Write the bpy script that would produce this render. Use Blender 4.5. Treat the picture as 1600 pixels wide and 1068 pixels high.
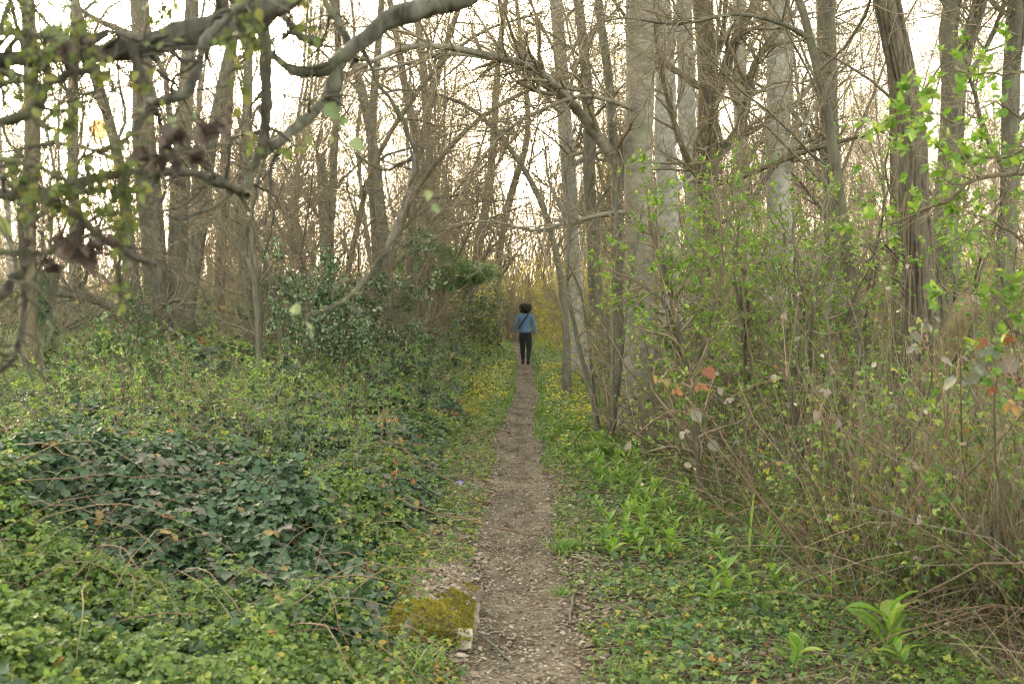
import bpy, math, random
import numpy as np
from mathutils import Vector, Matrix, Euler

for o in list(bpy.data.objects):
    bpy.data.objects.remove(o)
sc = bpy.context.scene
COL = sc.collection
R = math.radians
PI = math.pi

# ------------------------------------------------------------------ camera
FPX, HOR, CH = 1555.0, 475.0, 1.65          # focal length in photo pixels, horizon row, eye height
PITCH = math.atan((534 - HOR) / FPX)
cam_d = bpy.data.cameras.new('camera'); cam = bpy.data.objects.new('camera', cam_d); COL.objects.link(cam)
cam_d.sensor_width = 36; cam_d.lens = 36 * FPX / 1600
cam.location = (0, 0, CH); cam.rotation_euler = (R(90) - PITCH, 0, 0)
cam_d.clip_start = 0.05; cam_d.clip_end = 3000
cam_d.dof.use_dof = True; cam_d.dof.focus_distance = 12.0; cam_d.dof.aperture_fstop = 4.0
sc.camera = cam

# ------------------------------------------------------------------ sky, sun, exposure
SUN_EL, SUN_AZ = R(9.2), R(-22.35)           # azimuth measured from +Y, negative to the left
w = bpy.data.worlds.new("World"); sc.world = w; w.use_nodes = True
nt = w.node_tree; nt.nodes.clear()
sky = nt.nodes.new('ShaderNodeTexSky'); sky.sky_type = 'NISHITA'; sky.sun_disc = False
sky.sun_elevation = SUN_EL; sky.sun_rotation = SUN_AZ
sky.air_density = 1.0; sky.dust_density = 3.0; sky.ozone_density = 1.0
bg = nt.nodes.new('ShaderNodeBackground'); bg.inputs[1].default_value = 0.15
wo = nt.nodes.new('ShaderNodeOutputWorld')
hsv = nt.nodes.new('ShaderNodeHueSaturation'); hsv.inputs['Saturation'].default_value = .45   # hazy, washed-out evening sky
nt.links.new(sky.outputs[0], hsv.inputs['Color']); wm = nt.nodes.new('ShaderNodeMix'); wm.data_type = 'RGBA'; wm.blend_type = 'MULTIPLY'; wm.inputs[0].default_value = 1; wm.inputs[7].default_value = (1.12, 1.0, .76, 1)
nt.links.new(hsv.outputs[0], wm.inputs[6]); nt.links.new(wm.outputs[2], bg.inputs[0]); nt.links.new(bg.outputs[0], wo.inputs[0])
sd = bpy.data.lights.new('sun', 'SUN'); so = bpy.data.objects.new('sun', sd); COL.objects.link(so)
sd.energy = 5.0; sd.angle = R(1.0); sd.color = (1.0, 0.80, 0.55)
sdir = Vector((math.sin(SUN_AZ) * math.cos(SUN_EL), math.cos(SUN_AZ) * math.cos(SUN_EL), math.sin(SUN_EL)))
so.rotation_euler = sdir.to_track_quat('Z', 'Y').to_euler()
so.location = (0, 0, 30)
sc.view_settings.view_transform = 'Standard'; sc.view_settings.look = 'None'
sc.view_settings.exposure = 3.7; sc.view_settings.gamma = 1.0
sc.cycles.use_denoising = True; sc.cycles.denoising_prefilter = 'NONE'; sc.cycles.filter_width = 1.1
sc.cycles.sample_clamp_indirect = 2.0; sc.cycles.sample_clamp_direct = 6.0
sc.cycles.max_bounces = 6; sc.cycles.diffuse_bounces = 3; sc.cycles.glossy_bounces = 2
sc.cycles.transmission_bounces = 3; sc.cycles.caustics_reflective = False; sc.cycles.caustics_refractive = False

HAZE = .0006
# ------------------------------------------------------------------ helpers
def P(u, v, Y):
    """Where the photograph's pixel (u, v) lies at world depth Y."""
    a, b = (u - 800) / FPX, -(v - 534) / FPX
    cp, sp = math.cos(PITCH), math.sin(PITCH)
    dy, dz = cp + b * sp, -sp + b * cp
    t = Y / dy
    return np.array([a * t, Y, CH + dz * t])

def _hash(ix, iy, iz, seed):
    h = (ix.astype(np.int64) * 374761393 + iy.astype(np.int64) * 668265263 + iz.astype(np.int64) * 2147483647 + seed * 974634777) & 0xffffffff
    h = ((h ^ (h >> 13)) * 1274126177) & 0xffffffff
    h = (h ^ (h >> 16)) & 0xffffffff
    return h / 4294967295.0

def vnoise(x, y, z=None, seed=0):
    x = np.asarray(x, float); y = np.asarray(y, float)
    z = np.zeros_like(x) if z is None else np.asarray(z, float)
    ix, iy, iz = np.floor(x), np.floor(y), np.floor(z)
    fx, fy, fz = x - ix, y - iy, z - iz
    fx, fy, fz = (f * f * (3 - 2 * f) for f in (fx, fy, fz))
    r = 0
    for a in (0, 1):
        for b in (0, 1):
            for c in (0, 1):
                wgt = (fx if a else 1 - fx) * (fy if b else 1 - fy) * (fz if c else 1 - fz)
                r = r + wgt * _hash(ix + a, iy + b, iz + c, seed)
    return r * 2 - 1

def fbm(x, y, z=None, seed=0, o=3):
    r, a, f = 0, 1.0, 1.0
    for k in range(o):
        r = r + a * vnoise(np.asarray(x) * f, np.asarray(y) * f, None if z is None else np.asarray(z) * f, seed + k * 17)
        a *= 0.5; f *= 2.03
    return r / 1.6

def ss(a, b, x):
    t = np.clip((np.asarray(x, float) - a) / (b - a), 0, 1)
    return t * t * (3 - 2 * t)

def path_x(y):
    return .035 * np.sin(np.asarray(y) * .8) + .022 * np.sin(np.asarray(y) * 2.3 + 1) + np.interp(y, [0, 4.3, 6, 7.9, 11.4, 14.7, 20.5, 27.6, 40, 80, 400], [0.10, .09, .075, .05, .05, .15, .30, .37, .20, -.6, -8])

def path_hw(y):
    return np.interp(y, [0, 4.3, 6, 11.4, 14.7, 20.5, 27.6, 60], [.30, .29, .28, .30, .27, .23, .20, .18])

def G(x, y):
    """Height of the ground."""
    x = np.asarray(x, float); y = np.asarray(y, float)
    d = x - path_x(y)
    g = -0.55 * ss(0.85, 2.6, -d) * ss(60, 25, y) - 0.03 * ss(.5, 2.5, d)
    g = g - 0.045 * np.exp(-(d / .27) ** 2)
    g = g + 0.02 * fbm(x * 1.7, y * 1.7, seed=3) + 0.008 * fbm(x * 5.3 + y * 3.1, y * 4.9 - x * 3.3, seed=5)
    g = g + 0.22 * fbm(x * .16, y * .16, seed=9) * ss(2.5, 12, np.abs(d))
    return g

class Soup:
    """Collects vertices and faces (and one random value per face) and links them as ONE mesh."""
    def __init__(s):
        s.V = []; s.F = []; s.A = []; s.n = 0
    def add(s, V, F, A=None):
        V = np.asarray(V, float).reshape(-1, 3); F = np.asarray(F, np.int64)
        s.V.append(V); s.F.append(F + s.n)
        s.A.append(np.zeros(len(F)) if A is None else np.broadcast_to(np.asarray(A, float), (len(F),)))
        s.n += len(V); return s
    def mesh(s, name, smooth=True):
        me = bpy.data.meshes.new(name)
        if not s.V: return me
        V = np.concatenate(s.V)
        me.vertices.add(len(V)); me.vertices.foreach_set('co', V.astype(np.float32).ravel())
        loops = np.concatenate([f.ravel() for f in s.F])
        cnt = np.concatenate([np.full(len(f), f.shape[1]) for f in s.F])
        st = np.concatenate([[0], np.cumsum(cnt)[:-1]])
        me.loops.add(len(loops)); me.loops.foreach_set('vertex_index', loops.astype(np.int32))
        me.polygons.add(len(cnt)); me.polygons.foreach_set('loop_start', st.astype(np.int32))
        me.polygons.foreach_set('use_smooth', np.full(len(cnt), smooth))
        at = me.attributes.new('rnd', 'FLOAT', 'FACE')
        at.data.foreach_set('value', np.concatenate(s.A).astype(np.float32))
        me.update(calc_edges=True)
        return me
    def build(s, name, m, parent=None, smooth=True):
        o = bpy.data.objects.new(name, s.mesh(name, smooth)); COL.objects.link(o)
        o.data.materials.append(m)
        if parent is not None: o.parent = parent
        return o

def tag(o, label=None, cat=None, group=None, kind=None):
    for k, v in (('label', label), ('category', cat), ('group', group), ('kind', kind)):
        if v: o[k] = v
    return o

def empty(name, loc, label, cat, group=None, rz=0, sc_=1):
    o = bpy.data.objects.new(name, None); COL.objects.link(o)
    o.location = loc; o.rotation_euler = (0, 0, rz); o.scale = (sc_,) * 3; o.empty_display_size = .1
    return tag(o, label, cat, group)

KIDS = {}
def part(o, name, soup, m, smooth=True):
    c = soup.build(name, m, o, smooth); KIDS.setdefault(o.name, []).append(c); return c

def copy_thing(o, loc, rz, scale, label=None, group=None):
    c = o.copy(); COL.objects.link(c); c.location = loc; c.rotation_euler = (0, 0, rz); c.scale = scale
    if label: c['label'] = label
    if group: c['group'] = group
    for k in KIDS.get(o.name, []):
        d = k.copy(); COL.objects.link(d); d.parent = c
    return c

def unit(v):
    return v / np.maximum(np.linalg.norm(v, axis=-1, keepdims=True), 1e-9)

def tubes(S, pts, rad, sides=5, A=None):
    """pts (M,n,3), rad (M,n): M tapering tubes at once."""
    pts = np.asarray(pts, float); rad = np.asarray(rad, float)
    if pts.ndim == 2: pts = pts[None]; rad = rad[None]
    M, n, _ = pts.shape
    T = np.empty_like(pts)
    T[:, 1:-1] = pts[:, 2:] - pts[:, :-2]; T[:, 0] = pts[:, 1] - pts[:, 0]; T[:, -1] = pts[:, -1] - pts[:, -2]
    T = unit(T)
    mt = unit(pts[:, -1] - pts[:, 0])
    ref = np.where(np.abs(mt[:, 2:3]) > .8, np.array([[1., 0.05, 0]]), np.array([[0.05, 0, 1.]]))
    ref = np.repeat(ref[:, None, :], n, 1)
    N = unit(ref - T * (ref * T).sum(-1, keepdims=True)); B = np.cross(T, N)
    a = np.arange(sides) * 2 * PI / sides
    ring = pts[:, :, None, :] + rad[:, :, None, None] * (np.cos(a)[None, None, :, None] * N[:, :, None, :] + np.sin(a)[None, None, :, None] * B[:, :, None, :])
    V = ring.reshape(-1, 3)
    i = np.arange(n - 1)[:, None] * sides; j = np.arange(sides)[None, :]; j2 = (j + 1) % sides
    q = np.stack([i + j, i + j2, i + sides + j2, i + sides + j], -1).reshape(-1, 4)
    F = (q[None] + (np.arange(M) * n * sides)[:, None, None]).reshape(-1, 4)
    if A is None: S.add(V, F)
    else: S.add(V, F, np.repeat(np.broadcast_to(A, (M,)), (n - 1) * sides))
    return S

def spawn(rng, pts, rad, M, t0, t1, L0, L1, a0, a1, n=6, rr=.5, up=.1, wob=.12, tip=.25, prefer_big=False, flat=0):
    """Grow M child branches from the parent polylines."""
    N, m, _ = pts.shape
    ln = np.linalg.norm(pts[:, -1] - pts[:, 0], axis=1)
    pr = ln / ln.sum()
    pi = rng.choice(N, M, p=pr)
    t = rng.uniform(t0, t1, M) * (m - 1)
    k = np.minimum(t.astype(int), m - 2); f = (t - k)[:, None]
    p0 = pts[pi, k] * (1 - f) + pts[pi, k + 1] * f
    r0 = rad[pi, k] * (1 - f[:, 0]) + rad[pi, k + 1] * f[:, 0]
    T = unit(pts[pi, k + 1] - pts[pi, k])
    rnd = rng.normal(size=(M, 3)); rnd[:, 2] *= (1 - flat)
    S_ = unit(rnd - T * (rnd * T).sum(-1, keepdims=True))
    ang = rng.uniform(a0, a1, M)[:, None]
    D = unit(T * np.cos(ang) + S_ * np.sin(ang))
    L = rng.uniform(L0, L1, M) * (1.15 - .55 * t / (m - 1))
    st = (L / (n - 1))[:, None]
    out = np.empty((M, n, 3)); out[:, 0] = p0
    drift = rng.normal(size=(M, 3)) * wob * .5
    for i in range(1, n):
        D = unit(D + rng.normal(size=(M, 3)) * wob + drift + np.array([0, 0, up]))
        out[:, i] = out[:, i - 1] + D * st
    rb = np.minimum(r0 * rr * rng.uniform(.75, 1.15, M), r0 * .95)
    ra = rb[:, None] * np.linspace(1, tip, n)[None, :]
    return out, ra

def resample(wp, n, jit=0, rng=None):
    """Smooth polyline through waypoints [(p, r)...] -> n points."""
    Pn = np.array([np.r_[p, r] for p, r in wp], float)
    m = len(Pn)
    t = np.linspace(0, m - 1, n); k = np.minimum(t.astype(int), m - 2); f = (t - k)[:, None]
    g = lambda i: Pn[np.clip(i, 0, m - 1)]
    a, b, c, d = g(k - 1), g(k), g(k + 1), g(k + 2)
    q = .5 * ((2 * b) + (c - a) * f + (2 * a - 5 * b + 4 * c - d) * f ** 2 + (3 * b - a - 3 * c + d) * f ** 3)
    if jit and rng is not None: q[1:-1, :3] += rng.normal(size=(n - 2, 3)) * jit
    return q[:, :3], np.maximum(q[:, 3], 5e-4)

# leaf templates: x across, y along, z up; triangles
def T_ovate(w_=.3, fold=.07, curl=.08):
    V = np.array([[0, 0, 0], [0, .45, -.02], [0, 1, -curl], [w_, .28, fold], [w_ * .85, .65, fold - .02], [-w_, .28, fold], [-w_ * .85, .65, fold - .02]], float)
    F = np.array([[0, 3, 1], [1, 3, 4], [1, 4, 2], [0, 1, 5], [1, 6, 5], [1, 2, 6]])
    return V, F
def T_join(parts):
    V = []; F = []; n = 0
    for v, f in parts: V.append(v); F.append(f + n); n += len(v)
    return np.concatenate(V), np.concatenate(F)
def T_move(t, ang=0, off=(0, 0, 0), s=1, tilt=0):
    v, f = t; c, q = math.cos(ang), math.sin(ang)
    M = np.array([[c, -q, 0], [q, c, 0], [0, 0, 1]])
    ct, st_ = math.cos(tilt), math.sin(tilt)
    M = M @ np.array([[1, 0, 0], [0, ct, -st_], [0, st_, ct]])
    return v @ M.T * s + np.array(off), f
OV = T_ovate()
OVB = T_ovate(.36, .09, .14)
TRI = T_join([T_move(OVB, 0, (0, .32, 0), .72, -.15), T_move(OVB, 1.25, (0, .28, 0), .6, -.2), T_move(OVB, -1.25, (0, .28, 0), .6, -.2)])
DIA = (np.array([[0, 0, 0], [.3, .5, .06], [0, 1, 0], [-.3, .5, .06]], float), np.array([[0, 1, 2], [0, 2, 3]]))
DIA3 = T_join([T_move(DIA, 0, (0, .1, 0), .9, -.2), T_move(DIA, 1.9, (0, 0, .05), .8, .3), T_move(DIA, -1.9, (0, 0, -.05), .85, .1)])
_iv = np.array([[0, 0, 0], [.3, -.1, .04], [.5, .25, .02], [.27, .45, .05], [0, 1, -.05], [-.27, .45, .05], [-.5, .25, .02], [-.3, -.1, .04], [0, .35, -.02]])
IVY = (_iv, np.array([[8, i, (i + 1) % 8] for i in range(8)]))
BROAD = T_ovate(.42, .05, .05)
def T_serr(n=7, wd=.36, fold=.10, curl=.22, petiole=.18):
    V = []; t = np.linspace(0, 1, n + 1); prof = np.sin(np.pi * t ** .78) ** .8 * wd
    for i, (a, w_) in enumerate(zip(t, prof)):
        z = -curl * a * a; y = a; j = .035 if i % 2 else -.02
        w2 = max(w_ + (j if 0 < i < n else 0), .004)
        V += [[-w2, y - .03 * (i % 2), z + fold * w_ / wd + .03 * math.sin(i * 2.1)], [-w2 * .5, y, z + fold * .25 * w_ / wd + .012], [0, y, z - .015], [w2 * .5, y, z + fold * .25 * w_ / wd + .012], [w2, y - .03 * (i % 2), z + fold * w_ / wd + .03 * math.cos(i * 1.7)]]
    F = [[5 * i + c, 5 * i + c + 1, 5 * i + c + 6, 5 * i + c + 5] for i in range(n) for c in range(4)]
    k = len(V); V += [[-.012, -petiole, .02], [.012, -petiole, .02], [.012, .02, 0], [-.012, .02, 0]]; F.append([k, k + 1, k + 2, k + 3])
    return np.array(V, float), np.array(F)
SER = T_serr()
TRI_S = T_join([T_move(SER, 0, (0, .42, 0), .62, -.15), T_move(SER, 1.15, (-.04, .22, 0), .50, -.25), T_move(SER, -1.15, (.04, .22, 0), .50, -.25)])
def T_serr3(n=5, wd=.40, fold=.08, curl=.2):
    V = []; t = np.linspace(0, 1, n + 1); prof = np.sin(np.pi * t ** .75) ** .7 * wd
    for i, (a, w_) in enumerate(zip(t, prof)):
        w2 = max(w_ + (.03 if i % 2 else -.02) * (0 < i < n), .004); V += [[-w2, a, -curl * a * a + fold + .03 * math.sin(i * 2.1)], [0, a, -curl * a * a - .015], [w2, a, -curl * a * a + fold + .03 * math.cos(i * 1.7)]]
    return np.array(V, float), np.array([[3 * i + c, 3 * i + c + 1, 3 * i + c + 4, 3 * i + c + 3] for i in range(n) for c in range(2)])
S3 = T_serr3()
TRI_R = T_join([T_move(S3, 0, (0, .40, 0), .62, -.2), T_move(S3, 1.2, (-.05, .22, 0), .50, -.3), T_move(S3, -1.2, (.05, .22, 0), .50, -.3)])
BIG = T_serr(8, .40, .16, .30, .5)
CRUMPLE = (lambda v, f: (v + np.stack([0 * v[:, 0], 0 * v[:, 0], .16 * np.sin(v[:, 1] * 9 + v[:, 0] * 7) + .35 * v[:, 0] ** 2 * 4], 1), f))(*T_serr(8, .34, .30, .5, .4))

def leaves(S, pos, D, Nn, size, tmpl, A):
    V, F = tmpl
    D = unit(D); X = unit(np.cross(D, Nn)); Z = np.cross(X, D)
    W = pos[:, None, :] + size[:, None, None] * (V[None, :, 0:1] * X[:, None, :] + V[None, :, 1:2] * D[:, None, :] + V[None, :, 2:3] * Z[:, None, :])
    M = len(pos)
    FF = (F[None] + (np.arange(M) * len(V))[:, None, None]).reshape(-1, F.shape[1])
    S.add(W.reshape(-1, 3), FF, np.repeat(np.asarray(A), len(F)))

def on_branches(rng, pts, M, t0=.2, t1=1, spread=.01):
    N, m, _ = pts.shape
    pi = rng.integers(0, N, M); t = rng.uniform(t0, t1, M) * (m - 1); k = np.minimum(t.astype(int), m - 2); f = (t - k)[:, None]
    p = pts[pi, k] * (1 - f) + pts[pi, k + 1] * f + rng.normal(size=(M, 3)) * spread
    T = unit(pts[pi, k + 1] - pts[pi, k])
    return p, T

# ------------------------------------------------------------------ materials
def _new(name):
    m = bpy.data.materials.new(name); m.use_nodes = True; t = m.node_tree; t.nodes.clear()
    return m, t, t.nodes.new, t.links.new
def ramp(t, stops):
    r = t.nodes.new('ShaderNodeValToRGB'); e = r.color_ramp.elements
    while len(e) < len(stops): e.new(.5)
    for i, (p, c) in enumerate(stops): e[i].position = p; e[i].color = (*c, 1)
    return r

def mat_leaf(name, stops, rough=.45, transl=.35, spec=.5, vary=.25, sat=.9):
    m, t, nn, ln = _new(name)
    at = nn('ShaderNodeAttribute'); at.attribute_name = 'rnd'
    r = ramp(t, stops); ln(at.outputs['Fac'], r.inputs[0])
    tc = nn('ShaderNodeTexCoord'); no = nn('ShaderNodeTexNoise'); no.inputs['Scale'].default_value = 60; no.inputs['Detail'].default_value = 2
    ln(tc.outputs['Object'], no.inputs['Vector'])
    mr = nn('ShaderNodeMapRange'); mr.inputs[3].default_value = 1 - vary; mr.inputs[4].default_value = 1 + vary; ln(no.outputs[0], mr.inputs[0])
    mx = nn('ShaderNodeVectorMath'); mx.operation = 'SCALE'; ln(r.outputs[0], mx.inputs[0]); ln(mr.outputs[0], mx.inputs['Scale'])
    b = nn('ShaderNodeBsdfPrincipled'); b.inputs['Roughness'].default_value = rough; b.inputs['Specular IOR Level'].default_value = spec
    ln(mx.outputs[0], b.inputs['Base Color'])
    h0 = nn('ShaderNodeHueSaturation'); h0.inputs['Saturation'].default_value = sat; ln(mx.outputs[0], h0.inputs['Color']); mx = h0; ln(mx.outputs[0], b.inputs['Base Color'])
    tr = nn('ShaderNodeBsdfTranslucent')
    hs = nn('ShaderNodeHueSaturation'); hs.inputs['Saturation'].default_value = 1.15; hs.inputs['Value'].default_value = 1.3
    ln(mx.outputs[0], hs.inputs['Color']); ln(hs.outputs[0], tr.inputs[0])
    ms = nn('ShaderNodeMixShader'); ms.inputs[0].default_value = transl
    ln(b.outputs[0], ms.inputs[1]); ln(tr.outputs[0], ms.inputs[2])
    o = nn('ShaderNodeOutputMaterial'); ln(ms.outputs[0], o.inputs[0])
    return m

def mat_bark(name, c0, c1, patch=(.10, .11, .05), patch_amt=.3, scale=14, stretch=.18, bump=.5, dist=.01, rough=.85, vor=False):
    m, t, nn, ln = _new(name)
    tc = nn('ShaderNodeTexCoord'); mp = nn('ShaderNodeMapping'); mp.inputs['Scale'].default_value = (scale, scale, scale * stretch)
    ln(tc.outputs['Object'], mp.inputs[0])
    n1 = nn('ShaderNodeTexNoise'); n1.inputs['Scale'].default_value = 1; n1.inputs['Detail'].default_value = 6; n1.inputs['Roughness'].default_value = .65
    n1.inputs['Distortion'].default_value = .4
    ln(mp.outputs[0], n1.inputs['Vector'])
    r = ramp(t, [(.32, c0), (.68, c1)]); ln(n1.outputs[0], r.inputs[0])
    n2 = nn('ShaderNodeTexNoise'); n2.inputs['Scale'].default_value = 2.2; n2.inputs['Detail'].default_value = 5; n2.inputs['Roughness'].default_value = .7
    ln(tc.outputs['Object'], n2.inputs['Vector'])
    mr = nn('ShaderNodeMapRange'); mr.inputs[1].default_value = .48; mr.inputs[2].default_value = .66; mr.inputs[4].default_value = patch_amt; ln(n2.outputs[0], mr.inputs[0])
    mx = nn('ShaderNodeMix'); mx.data_type = 'RGBA'; ln(mr.outputs[0], mx.inputs[0]); ln(r.outputs[0], mx.inputs[6]); mx.inputs[7].default_value = (*patch, 1)
    b = nn('ShaderNodeBsdfPrincipled'); b.inputs['Roughness'].default_value = rough; b.inputs['Specular IOR Level'].default_value = .25
    ln(mx.outputs[2], b.inputs['Base Color'])
    bp = nn('ShaderNodeBump'); bp.inputs['Strength'].default_value = bump; bp.inputs['Distance'].default_value = dist
    ln(n1.outputs[0], bp.inputs['Height']); ln(bp.outputs[0], b.inputs['Normal'])
    o = nn('ShaderNodeOutputMaterial'); ln(b.outputs[0], o.inputs[0])
    return m

def mat_soil(name, stops, s1=9, s2=60, bump=.8, dist=.02):
    m, t, nn, ln = _new(name)
    tc = nn('ShaderNodeTexCoord')
    n1 = nn('ShaderNodeTexNoise'); n1.inputs['Scale'].default_value = s1; n1.inputs['Detail'].default_value = 8; n1.inputs['Roughness'].default_value = .7
    n2 = nn('ShaderNodeTexNoise'); n2.inputs['Scale'].default_value = s2; n2.inputs['Detail'].default_value = 4; n2.inputs['Distortion'].default_value = 1.2
    ln(tc.outputs['Object'], n1.inputs['Vector']); ln(tc.outputs['Object'], n2.inputs['Vector'])
    ad = nn('ShaderNodeMath'); ad.operation = 'ADD'; ln(n1.outputs[0], ad.inputs[0]); ln(n2.outputs[0], ad.inputs[1])
    hf = nn('ShaderNodeMath'); hf.operation = 'MULTIPLY'; hf.inputs[1].default_value = .5; ln(ad.outputs[0], hf.inputs[0])
    r = ramp(t, stops); ln(hf.outputs[0], r.inputs[0])
    b = nn('ShaderNodeBsdfPrincipled'); b.inputs['Roughness'].default_value = .92; b.inputs['Specular IOR Level'].default_value = .2
    n3 = nn('ShaderNodeTexNoise'); n3.inputs['Scale'].default_value = 1.7; n3.inputs['Detail'].default_value = 5; ln(tc.outputs['Object'], n3.inputs['Vector'])
    mr = nn('ShaderNodeMapRange'); mr.inputs[1].default_value = .35; mr.inputs[2].default_value = .65; mr.inputs[3].default_value = .55; mr.inputs[4].default_value = 1.15; ln(n3.outputs[0], mr.inputs[0])
    mx = nn('ShaderNodeVectorMath'); mx.operation = 'SCALE'; ln(r.outputs[0], mx.inputs[0]); ln(mr.outputs[0], mx.inputs['Scale']); ln(mx.outputs[0], b.inputs['Base Color'])
    bp = nn('ShaderNodeBump'); bp.inputs['Strength'].default_value = bump; bp.inputs['Distance'].default_value = dist
    ln(hf.outputs[0], bp.inputs['Height']); ln(bp.outputs[0], b.inputs['Normal'])
    o = nn('ShaderNodeOutputMaterial'); ln(b.outputs[0], o.inputs[0])
    return m

def mat_flat(name, c, rough=.8, nscale=40, vary=.3, bump=.3, dist=.005, spec=.3):
    d = tuple(x * (1 - vary) for x in c); e = tuple(x * (1 + vary) for x in c)
    m = mat_bark(name, d, e, c, .1, nscale, 1, bump, dist, rough)
    return m

M = {}
M['grey_bark'] = mat_bark('grey_bark', (.048, .046, .036), (.14, .132, .105), (.12, .13, .07), .5, 16, .25, .5, .008)
M['beech'] = mat_bark('beech_bark', (.08, .074, .06), (.25, .225, .19), (.13, .14, .09), .7, 7, 1.6, .5, .008)
M['pale_bark'] = mat_bark('pale_bark', (.15, .15, .135), (.36, .355, .33), (.16, .15, .13), .6, 9, 1.2, .4, .01)
M['brown_bark'] = mat_bark('brown_bark', (.055, .045, .032), (.145, .12, .085), (.10, .11, .04), .35, 18, .2, .6, .01)
M['furrowed'] = mat_bark('furrowed_bark', (.045, .038, .03), (.17, .145, .115), (.10, .10, .06), .35, 26, .12, .9, .02)
M['twig'] = mat_bark('twig_bark', (.11, .09, .065), (.25, .205, .145), (.12, .12, .06), .3, 12, .3, .2, .004)
M['dark_limb'] = mat_bark('dark_limb', (.02, .018, .016), (.10, .095, .08), (.13, .15, .06), .7, 30, .4, .8, .01)
M['lichen_limb'] = mat_bark('lichen_limb', (.025, .024, .02), (.15, .15, .13), (.14, .17, .08), .5, 30, .5, .7, .008)
M['dry_stem'] = mat_leaf('dry_stem', [(0, (.10, .07, .045)), (.25, (.20, .11, .07)), (.45, (.24, .19, .125)), (.6, (.36, .30, .21)), (.78, (.20, .185, .15)), (1, (.13, .15, .06))], .8, .05, .2)
M['cane'] = mat_leaf('cane', [(0, (.10, .06, .04)), (.5, (.20, .12, .08)), (1, (.16, .17, .07))], .6, .05, .3)
M['soil'] = mat_soil('woodland_soil', [(.30, (.035, .026, .018)), (.5, (.085, .065, .045)), (.7, (.16, .13, .095))])
M['path'] = mat_soil('trodden_path', [(.30, (.045, .037, .027)), (.46, (.105, .088, .066)), (.60, (.175, .152, .12)), (.75, (.32, .295, .25))], 5, 75, 1, .012)
M['litter'] = mat_leaf('dead_leaf_litter', [(0, (.10, .07, .05)), (.4, (.22, .165, .12)), (.75, (.28, .23, .18)), (1, (.38, .34, .29))], .8, .1, .2)
M['bramble_dark'] = mat_leaf('bramble_old_leaf', [(0, (.022, .05, .024)), (.35, (.035, .085, .035)), (.6, (.05, .10, .045)), (.8, (.08, .095, .07)), (.95, (.12, .105, .09)), (.985, (.22, .09, .03)), (1, (.22, .15, .04))], .5, .18, .4)
M['bramble_young'] = mat_leaf('bramble_young_leaf', [(0, (.05, .10, .02)), (.4, (.105, .185, .03)), (.75, (.20, .27, .035)), (.94, (.32, .32, .04)), (1, (.36, .14, .03))], .45, .4, .4)
M['green'] = mat_leaf('fresh_green_leaf', [(0, (.045, .10, .018)), (.5, (.10, .19, .03)), (1, (.20, .28, .04))], .4, .45, .45)
M['lime'] = mat_leaf('lime_leaf', [(0, (.07, .16, .02)), (.5, (.14, .26, .03)), (1, (.26, .35, .05))], .38, .45, .45)
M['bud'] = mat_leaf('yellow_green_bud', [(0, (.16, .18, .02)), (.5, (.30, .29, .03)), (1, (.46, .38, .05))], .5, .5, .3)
M['holly'] = mat_leaf('holly_leaf', [(0, (.03, .075, .03)), (.6, (.07, .14, .055)), (1, (.14, .20, .09))], .22, .1, .7)
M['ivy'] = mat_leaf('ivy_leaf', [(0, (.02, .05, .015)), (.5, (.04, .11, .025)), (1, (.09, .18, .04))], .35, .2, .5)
M['grass'] = mat_leaf('grass_blade', [(0, (.05, .12, .015)), (.6, (.11, .23, .025)), (.9, (.2, .30, .04)), (1, (.34, .29, .12))], .5, .4, .3)
M['yellow'] = mat_leaf('yellow_flower', [(0, (.70, .58, .01)), (1, (.82, .72, .04))], .4, .3, .3, sat=1)
M['moss'] = mat_leaf('moss', [(0, (.07, .08, .012)), (.5, (.19, .17, .02)), (1, (.33, .28, .03))], .8, .3, .1)
M['redleaf'] = mat_leaf('red_bramble_leaf', [(0, (.17, .045, .02)), (.4, (.22, .08, .025)), (.7, (.20, .14, .035)), (1, (.13, .15, .045))], .45, .4, .4)
M['greyleaf'] = mat_leaf('silvery_bramble_leaf', [(0, (.08, .11, .08)), (.5, (.145, .14, .11)), (.8, (.18, .145, .13)), (1, (.13, .075, .045))], .5, .2, .4)
M['deadleaf'] = mat_leaf('brown_dead_leaf', [(0, (.03, .020, .017)), (.5, (.065, .048, .042)), (1, (.12, .09, .08))], .6, .2, .4)
M['poplar_leaf'] = mat_leaf('grey_green_leaf', [(0, (.11, .16, .08)), (.5, (.16, .21, .11)), (1, (.23, .25, .08))], .5, .35, .4)
M['stub'] = mat_bark('stub_bark', (.12, .085, .05), (.34, .26, .17), (.17, .18, .06), .6, 22, .3, .6, .01)
M['ivy_bright'] = mat_leaf('brightened_ivy_leaf', [(0, (.05, .12, .02)), (.5, (.10, .22, .035)), (1, (.18, .30, .05))], .35, .3, .5)  # ivy leaf colour brightened because the crown stands in shade
M['stone'] = mat_soil('weathered_stone', [(.3, (.10, .085, .06)), (.5, (.22, .19, .15)), (.72, (.42, .39, .34))], 7, 40, 1, .02)
M['stone_pale'] = mat_soil('fresh_stone', [(.3, (.26, .24, .20)), (.7, (.44, .41, .36))], 9, 40, .5, .01)

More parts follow.
